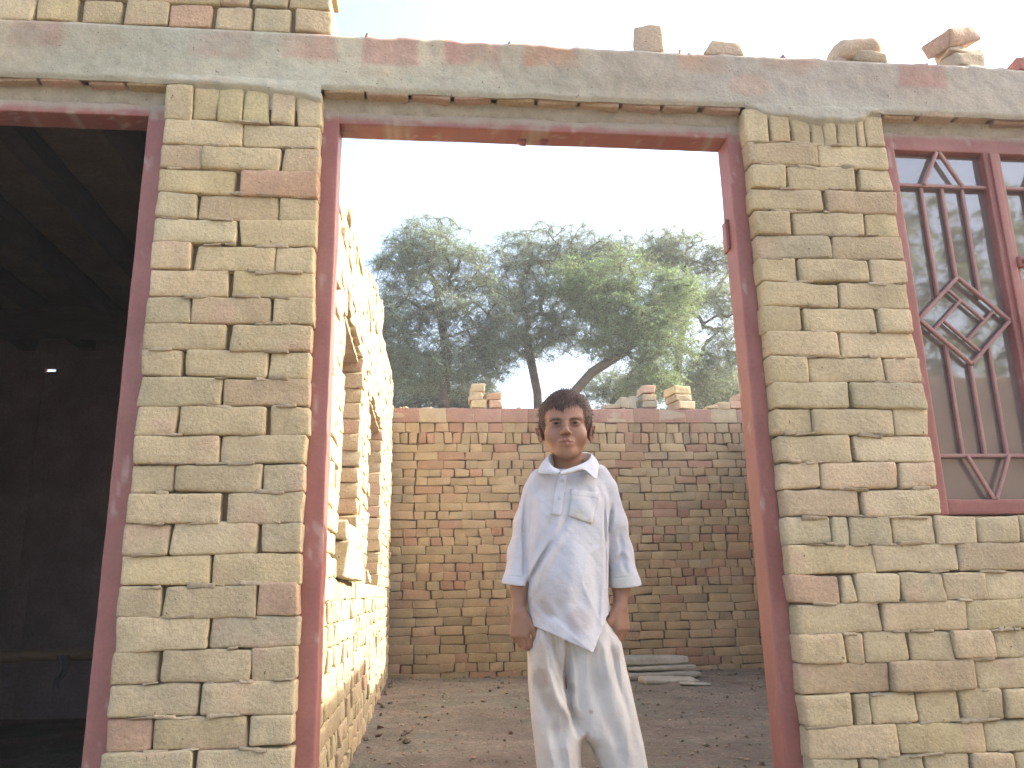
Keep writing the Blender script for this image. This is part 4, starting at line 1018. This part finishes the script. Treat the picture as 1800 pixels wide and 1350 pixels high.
def polydist(P, line):
    """distance in x,z to a polyline given in photo pixels"""
    L = np.array([at(px, py, .05)[[0, 2]] for px, py in line]); best = np.full(len(P), 9.); tb = np.zeros(len(P)); N_ = len(L)-1
    for i in range(N_):
        d = L[i+1]-L[i]; t = np.clip(((P[:, 0]-L[i, 0])*d[0]+(P[:, 2]-L[i, 1])*d[1])/(d@d), 0, 1); q = np.hypot(P[:, 0]-L[i, 0]-t*d[0], P[:, 2]-L[i, 1]-t*d[1])
        m = q < best; best = np.where(m, q, best); tb = np.where(m, (i+t)/N_, tb)
    return best, np.clip(np.sin(np.pi*np.clip(tb*.9+.05, 0, 1))*1.6, 0, 1)
def folds(V, spec, cyc):
    front = sst(cyc+.03, cyc-.02, V[:, 1]); disp = np.zeros(len(V))
    for (line, w_, d_) in spec:
        q, t = polydist(V, line); disp += d_*t*(np.exp(-(q/w_)**2)-.25*np.exp(-((q-2*w_)/(1.2*w_))**2))
    V = V.copy(); V[:, 1] += disp*front; return V
M_CLOTH = attr_mat('dusty_white_cotton', .95, (9, .03), (60, .03), ((30, .003), (95, .0012), (900, .0002)), .1)
# trousers
tabL = [(1060, 944, 1000, .070, .145), (1095, 934, 1002, .082, .145), (1130, 928, 1004, .090, .145), (1200, 929, 1008, .088, .140), (1260, 934, 1012, .082, .135), (1285, 937, 1026, .080, .135), (1305, 939, 1020, .078, .135), (1350, 944, 1021, .072, .14), (1420, 953, 1020, .064, .15), (1455, 958, 1016, .058, .155)]
tabR = [(1060, 1000, 1055, .070, .145), (1090, 1001, 1064, .080, .145), (1112, 1002, 1078, .088, .145), (1130, 1003, 1090, .090, .145), (1180, 1006, 1100, .088, .140), (1240, 1010, 1113, .085, .135), (1285, 1014, 1123, .080, .135), (1305, 1036, 1127, .080, .135), (1350, 1055, 1136, .074, .14), (1420, 1072, 1139, .064, .15), (1455, 1080, 1137, .058, .155)]
F = Field(np.arange(.2, .66, .0032), np.arange(.02, .27, .0034), np.arange(.02, .72, .0036))
for tb in (tabL, tabR):
    fn, z0, z1 = section_fn(tb, .14); F.apply((.2, .02, .03), (.66, .27, .72), lambda X, Y_, Z: np.maximum(fn(X, Y_, Z), .045-Z), .018)
V, Q = F.mesh()
V = folds(V, [([(1002, 1110), (1003, 1200), (1007, 1245), (1020, 1290)], .009, .030), ([(958, 1105), (966, 1170), (984, 1225), (1002, 1250)], .009, .010), ([(955, 1110), (962, 1175), (982, 1232), (1000, 1262)], .008, -.010), ([(1012, 1150), (1012, 1220), (1022, 1275)], .010, -.008), ([(978, 1112), (990, 1175), (1002, 1235)], .016, .026),
              ([(1040, 1150), (1058, 1230), (1085, 1300), (1100, 1350)], .014, .009), ([(1072, 1120), (1088, 1190), (1106, 1260)], .008, .010), ([(942, 1110), (950, 1190), (962, 1260)], .012, .007),
              ([(1018, 1145), (1026, 1230), (1050, 1320)], .020, -.009), ([(972, 1260), (985, 1320), (990, 1350)], .014, .007), ([(955, 1280), (968, 1345)], .010, -.005), ([(1105, 1250), (1120, 1330)], .012, .005), ([(1060, 1130), (1070, 1200)], .008, -.005)], .14)
n_ = fbm(V*np.array([26, 10, 5]), 301, 3); rg = (1-np.abs(fbm(V*np.array([20, 6, 3.5])+3, 307, 2))*2).clip(0, 1)**3; V[:, 0] += .0022*n_; V[:, 1] += .0045*n_-.006*rg
c = np.array([.55, .52, .485])*(1-.16*sst(.05, .5, fbm(V*np.array([9, 5, 6])+4, 333, 3)))[:, None]*(1+.05*fbm(V*8, 302, 3))[:, None]
def stain_or_shade(c, V, px, py, rp, colr, a, sq=1.0):
    p = at(px, py, .05); r = rp/600; q = np.hypot((V[:, 0]-p[0])/sq, V[:, 2]-p[2])/r+.35*fbm(V*30, 7, 3); k = (sst(1.15, .35, q)*a)[:, None]; return c*(1-k)+np.array(colr)*k
for s_ in [(950, 1190, 30, (.30, .23, .17), .75, .5), (962, 1230, 24, (.30, .23, .17), .65, .6), (985, 1260, 26, (.38, .30, .25), .5, 1), (948, 1150, 26, (.40, .33, .28), .5, .8), (990, 1180, 22, (.36, .31, .28), .5, .6), (1085, 1150, 20, (.42, .36, .30), .45, .6), (992, 1190, 26, (.36, .32, .29), .55, .45), (1010, 1210, 10, (.25, .20, .18), .4, .5), (1040, 1252, 4, (.3, .2, .18), .7, 1), (1055, 1200, 24, (.42, .37, .33), .4, .7), (1110, 1300, 18, (.42, .37, .33), .4, .7), (1030, 1330, 30, (.52, .42, .37), .4, 1), (1035, 1295, 8, (.40, .2, .18), .6, .6), (960, 1320, 22, (.5, .44, .40), .4, 1), (1070, 1280, 30, (.52, .45, .40), .3, 1)]: c = stain_or_shade(c, V, *s_)  # dirt stains; those in the crotch pleat also paint in its shade
mk_mesh('trousers', V-BO, Q, M_CLOTH, boy, c, True)
# long shirt
tabT = [(835, 960, 1045, .050, .140), (850, 945, 1065, .064, .138), (880, 930, 1071, .078, .135), (920, 928, 1070, .083, .132), (960, 926, 1068, .087, .130), (1000, 924, 1067, .091, .128), (1050, 925, 1066, .096, .127), (1090, 929, 1067, .100, .127), (1160, 933, 1070, .104, .127)]
F = Field(np.arange(.175, .64, .0027), np.arange(-.005, .27, .0028), np.arange(.46, 1.09, .0027))
fn, z0, z1 = section_fn(tabT, .13)
hx_ = [at(925, 1092, .03), at(933, 1098, .03), at(985, 1121, .03), at(1042, 1148, .03), at(1067, 1084, .06), at(1075, 1080, .06)]
hxs, hzs = [p[0] for p in hx_], [p[2] for p in hx_]
top = NB[2]+.012
F.apply((.18, -.01, .46), (.64, .27, 1.09), lambda X, Y_, Z: np.maximum(np.maximum(fn(X, Y_, Z), Z-(top-.006)), (np.interp(X, hxs, hzs)-Z)*.8), .004)
for pts, rs in (([(975, 838), (950, 846), (939, 860)], [.030, .030, .028]), ([(1020, 832), (1050, 838), (1066, 857)], [.030, .030, .030])): F.chain([at(x, y, .14) for x, y in pts], rs, .022)
def sleeve(pts, rs, ca, cb):
    """chain with flat cut at the cuff; ca, cb: pixel points of the cuff edge"""
    P = [at(x, y, Y_) for x, y, Y_ in pts]; A_ = at(*ca, .12); B_ = at(*cb, .12)
    T_ = Field(F.x, F.y, F.z); T_.chain(P, rs, .02)
    X, Z = T_.x[:, None, None], T_.z[None, None, :]; zl = A_[2]+(B_[2]-A_[2])*np.clip((X-A_[0])/(B_[0]-A_[0]), -.5, 1.5)
    yy = T_.y[None, :, None]; zl = zl+.10*(yy-.12)
    T_.D = -smin(-T_.D, -((zl-Z)*.95), .003).astype(np.float32)
    F.D = smin(F.D, T_.D, .007).astype(np.float32)
sleeve([(941, 866, .14), (927, 920, .145), (916, 972, .145), (905, 1030, .125), (903, 1050, .12)], [.036, .0355, .034, .033, .033], (886, 1026), (926, 1030))
sleeve([(1064, 864, .14), (1079, 920, .145), (1089, 972, .145), (1099, 1030, .125), (1101, 1050, .12)], [.037, .036, .036, .040, .041], (1078, 1033), (1123, 1029))
# neck opening: a V in front
F.cap(NB+np.array([0, -.0, .09]), NB+np.array([0, .005, -.002]), .050, .049, .004, 's')
F.cap(at(1002, 808, .075), at(988, 826, .05), .030, .007, .004, 's')
V, Q = F.mesh()
V = folds(V, [([(1003, 900), (985, 935), (952, 990), (934, 1030), (928, 1050)], .008, .010), ([(968, 955), (943, 1000), (927, 1040)], .0055, .013), ([(975, 905), (957, 945), (938, 985)], .012, .008),
              ([(992, 925), (962, 985), (935, 1045)], .009, -.008), ([(1067, 872), (1066, 930), (1069, 985), (1067, 1030)], .0045, .009), ([(1084, 885), (1078, 925), (1071, 965)], .005, .010),
              ([(930, 868), (925, 915), (926, 965), (926, 1010)], .0045, .008), ([(950, 860), (946, 920), (936, 980)], .016, -.004), ([(1010, 940), (1004, 1000), (1000, 1060)], .03, -.008), ([(1046, 985), (1052, 1060), (1046, 1125)], .015, .006),
              ([(975, 1050), (990, 1090), (1005, 1120)], .013, .006), ([(940, 1050), (960, 1075), (985, 1095)], .010, .006), ([(936, 1065), (955, 1090)], .008, -.004), ([(1060, 1030), (1056, 1090)], .006, -.004),
              ([(905, 940), (900, 980), (893, 1010)], .007, .006), ([(915, 900), (912, 950)], .008, -.004), ([(1098, 930), (1102, 980), (1108, 1010)], .007, .006), ([(1090, 990), (1100, 975), (1110, 985)], .006, .005),
              ([(1055, 850), (1062, 880)], .008, .005), ([(1035, 850), (1045, 900)], .014, .004), ([(955, 850), (962, 890)], .012, .004), ([(1085, 1016), (1118, 1013)], .0022, .002), ([(889, 1011), (924, 1014)], .0022, .002)], .135)
dg = (V[:, 0]*.75+V[:, 2]*.62); n_ = fbm(np.stack([dg*22, V[:, 1]*6, (V[:, 2]*.75-V[:, 0]*.62)*4], 1), 311, 3)
V[:, 1] += (.0045*n_-.0042*(1-np.abs(fbm(np.stack([dg*13+7, V[:, 1]*3, (V[:, 2]*.75-V[:, 0]*.62)*5], 1), 317, 2))*2).clip(0, 1)**3)*sst(.16, .08, V[:, 1]); V[:, 0] += .0012*fbm(V*14, 312, 2)
c = np.array([.50, .495, .52])*(1-.12*sst(.1, .5, fbm(V*np.array([10, 5, 7])+8, 334, 3)))[:, None]*(1+.05*fbm(V*7, 313, 3))[:, None]
for s_ in [(955, 1062, 24, (.36, .30, .26), .75, 1.1), (975, 1040, 34, (.41, .37, .35), .55, 1), (1015, 1088, 20, (.40, .33, .32), .55, 1.2), (1020, 905, 15, (.42, .40, .33), .75, 1.2), (1040, 918, 8, (.5, .47, .38), .8, 1), (1096, 1018, 24, (.43, .42, .35), .65, 1.2), (1039, 957, 4, (.42, .40, .42), .7, 1), (1095, 985, 14, (.42, .40, .43), .4, 1), (1010, 870, 10, (.45, .43, .42), .5, 1.2), (985, 962, 10, (.42, .42, .42), .35, 1), (955, 1010, 22, (.41, .39, .38), .4, 1), (1010, 985, 25, (.50, .53, .58), .3, 1)]: c = stain_or_shade(c, V, *s_)
shirt = mk_mesh('long_shirt', V-BO, Q, M_CLOTH, boy, c, True)
tris = np.concatenate([Q[:, [0, 1, 2]], Q[:, [0, 2, 3]]]); bvh = BVHTree.FromPolygons([tuple(v) for v in V], [tuple(int(k) for k in t) for t in tris])
def drape(px, py, off=.0):
    p = at(px, py, -.02); h = bvh.ray_cast(Vector(CAM), Vector(p-CAM)); q = np.array(h[0]) if h[0] is not None else at(px, py, .05)
    d = CAM-q; return q+d/np.linalg.norm(d)*off
def patch(name, quad, nu, nv, off=.0022, bulge=.0, colr=(.51, .51, .54), parent=None, th=.0016, ecol=None):
    """small sewn piece following the shirt's surface; quad: 4 photo corners tl,tr,br,bl"""
    q = np.array(quad, float); uu, vv = np.meshgrid(np.linspace(0, 1, nu), np.linspace(0, 1, nv), indexing='ij')
    P2 = ((1-uu)*(1-vv))[..., None]*q[0]+(uu*(1-vv))[..., None]*q[1]+(uu*vv)[..., None]*q[2]+((1-uu)*vv)[..., None]*q[3]
    G = Geo(); Vt = []; e = np.minimum(np.minimum(uu, 1-uu)*nu, np.minimum(vv, 1-vv)*nv)
    for i in range(nu):
        for j in range(nv):
            o = off*min(1, .35+e[i, j]*.8)+bulge*math.sin(math.pi*uu[i, j])*math.sin(math.pi*vv[i, j]); Vt.append(drape(P2[i, j, 0], P2[i, j, 1], o))
    Vt = np.array(Vt); cc = np.array(colr)*(1+.05*fbm(Vt*20, 5, 2))[:, None]
    if ecol is not None: cc = ecol(Vt, cc)
    G.add(Vt-BO, gridq(nu, nv), None, cc); o = G.build(name, M_CLOTH, parent or boy)
    m = o.modifiers.new('solid', 'SOLIDIFY'); m.thickness = th+.002; m.offset = 0
    return o
def pst(Vt, cc):
    for s_ in [(1015, 908, 12, (.50, .47, .38), .75, 1.3), (1036, 918, 9, (.48, .45, .36), .8, 1), (1015, 872, 12, (.55, .51, .50), .6, 1.5)]: cc = stain_or_shade(cc, Vt, *s_)
    return cc
patch('pocket', [(1005, 866), (1051, 871), (1040, 921), (999, 907)], 16, 18, .0030, .004, (.52, .52, .54), ecol=pst)
patch('pocket', [(1003, 860), (1053, 867), (1051, 878), (1006, 874)], 14, 5, .0050, 0, (.52, .51, .52))
patch('placket', [(981, 834), (997, 836), (986, 907), (968, 904)], 6, 26, .0030, 0, (.515, .515, .545))
for (px, py) in ((984, 876), (989, 846)):
    p = drape(px, py, .0048); G = Geo(); P, Qb = rbox(p-BO, (.0045, .0015, .0045), .0015, (1, 0, 1)); G.add(P, Qb, None, (.42, .45, .47)); G.build('button', M_CLOTH, boy)
# collar
st = np.array([  # top-edge px,py,Y | flap-edge px,py,Y | inner px,py,Y
    [985, 829, .034, 981, 835, .030, 986, 833, .038],
    [972, 821, .046, 962, 833, .040, 975, 830, .052],
    [964, 810, .070, 946, 832, .066, 969, 826, .075],
    [968, 800, .105, 948, 824, .105, 972, 820, .108],
    [978, 797, .150, 962, 814, .165, 980, 815, .148],
    [1003, 796, .185, 1003, 812, .205, 1003, 812, .178],
    [1026, 796, .165, 1036, 811, .180, 1023, 814, .158],
    [1038, 799, .120, 1052, 818, .118, 1033, 820, .118],
    [1036, 807, .078, 1051, 830, .062, 1031, 826, .082],
    [1027, 814, .056, 1047, 842, .036, 1023, 829, .060],
    [1014, 820, .042, 1026, 826, .032, 1012, 831, .046],
    [1000, 825, .035, 1003, 832, .029, 999, 834, .038],
    [986, 830, .030, 986, 836, .027, 986, 836, .033]])
n = 72; ti = np.linspace(0, len(st)-1, n)
def cr(tab, t):
    i = np.clip(np.floor(t).astype(int), 0, len(tab)-2); f = (t-i)[:, None]; g0 = tab[np.maximum(i-1, 0)]; g1 = tab[i]; g2 = tab[i+1]; g3 = tab[np.minimum(i+2, len(tab)-1)]
    return .5*((2*g1)+(-g0+g2)*f+(2*g0-5*g1+4*g2-g3)*f*f+(-g0+3*g1-3*g2+g3)*f**3)
S_ = cr(st, ti)
T3 = np.array([at(a, b, y) for a, b, y in S_[:, 0:3]]); F3 = np.array([at(a, b, y) for a, b, y in S_[:, 3:6]]); I3 = np.array([at(a, b, y) for a, b, y in S_[:, 6:9]])
cen = np.array([NB[0], .12, 0]); rows = []
ou = T3-cen; ou[:, 2] = 0; ou /= np.linalg.norm(ou, axis=1)[:, None]
rows += [I3, I3*.5+T3*.5+ou*.001, T3-ou*.0005, T3+ou*.0022+np.array([0, 0, .0012]), T3+ou*.0045-np.array([0, 0, .001])]
for q in np.linspace(.2, 1, 7): rows.append((T3+ou*.0045)*(1-q)+F3*q+ou*.004*math.sin(q*math.pi))
W_ = np.stack(rows, 1); Vc = W_.reshape(-1, 3); G = Geo(); G.add(Vc-BO, gridq(n, len(rows), True), None, np.array([.52, .52, .55])*(1+.03*fbm(Vc*30, 3, 2))[:, None])
col_ = G.build('collar', M_CLOTH, boy); m = col_.modifiers.new('solid', 'SOLIDIFY'); m.thickness = .0018; m.offset = 0
# back flap of the shirt showing past the side slit
G = Geo(); rowsb = []
for (py, l, r) in [(990, 1050, 1062), (1040, 1054, 1068), (1075, 1056, 1073), (1100, 1062, 1079), (1130, 1072, 1085), (1156, 1082, 1090)]:
    rowsb.append([at(l+(r-l)*t, py+3*math.sin(t*9), .125-.012*math.sin(t*5)+.03*t) for t in np.linspace(0, 1, 8)])
Vb = np.array(rowsb).reshape(-1, 3); G.add(Vb-BO, gridq(6, 8), None, (.50, .50, .53)); o = G.build('shirt_tail', M_CLOTH, boy); m = o.modifiers.new('solid', 'SOLIDIFY'); m.thickness = .003; m.offset = 0
m = o.modifiers.new('ss', 'SUBSURF'); m.levels = m.render_levels = 2

# ------------------------------------------------------------------ thin haze added to veil trees and dark room like glare
HX0, HX1, HY0, HY1, HZ0, HZ1 = -950, 950, -950, 950, -1.2, 12.0
V = np.array([[x, y, z] for x in (HX0, HX1) for y in (HY0, HY1) for z in (HZ0, HZ1)], float)
Q = np.array([[0, 1, 3, 2], [4, 6, 7, 5], [0, 4, 5, 1], [2, 3, 7, 6], [0, 2, 6, 4], [1, 5, 7, 3]])
mh = bpy.data.materials.new('veil_haze'); mh.use_nodes = True; nh = mh.node_tree
for n_ in list(nh.nodes):
    if n_.type == 'BSDF_PRINCIPLED': nh.nodes.remove(n_)
pv = nh.nodes.new('ShaderNodeVolumePrincipled'); pv.inputs['Color'].default_value = (.92, .95, 1, 1); pv.inputs['Density'].default_value = .0028; pv.inputs['Anisotropy'].default_value = .2
nh.links.new(pv.outputs[0], [n_ for n_ in nh.nodes if n_.type == 'OUTPUT_MATERIAL'][0].inputs['Volume'])
tag(mk_mesh('haze', V, Q, mh, None, None, False), 'thin added haze over the whole place, veiling it like glare', 'haze', kind='stuff')
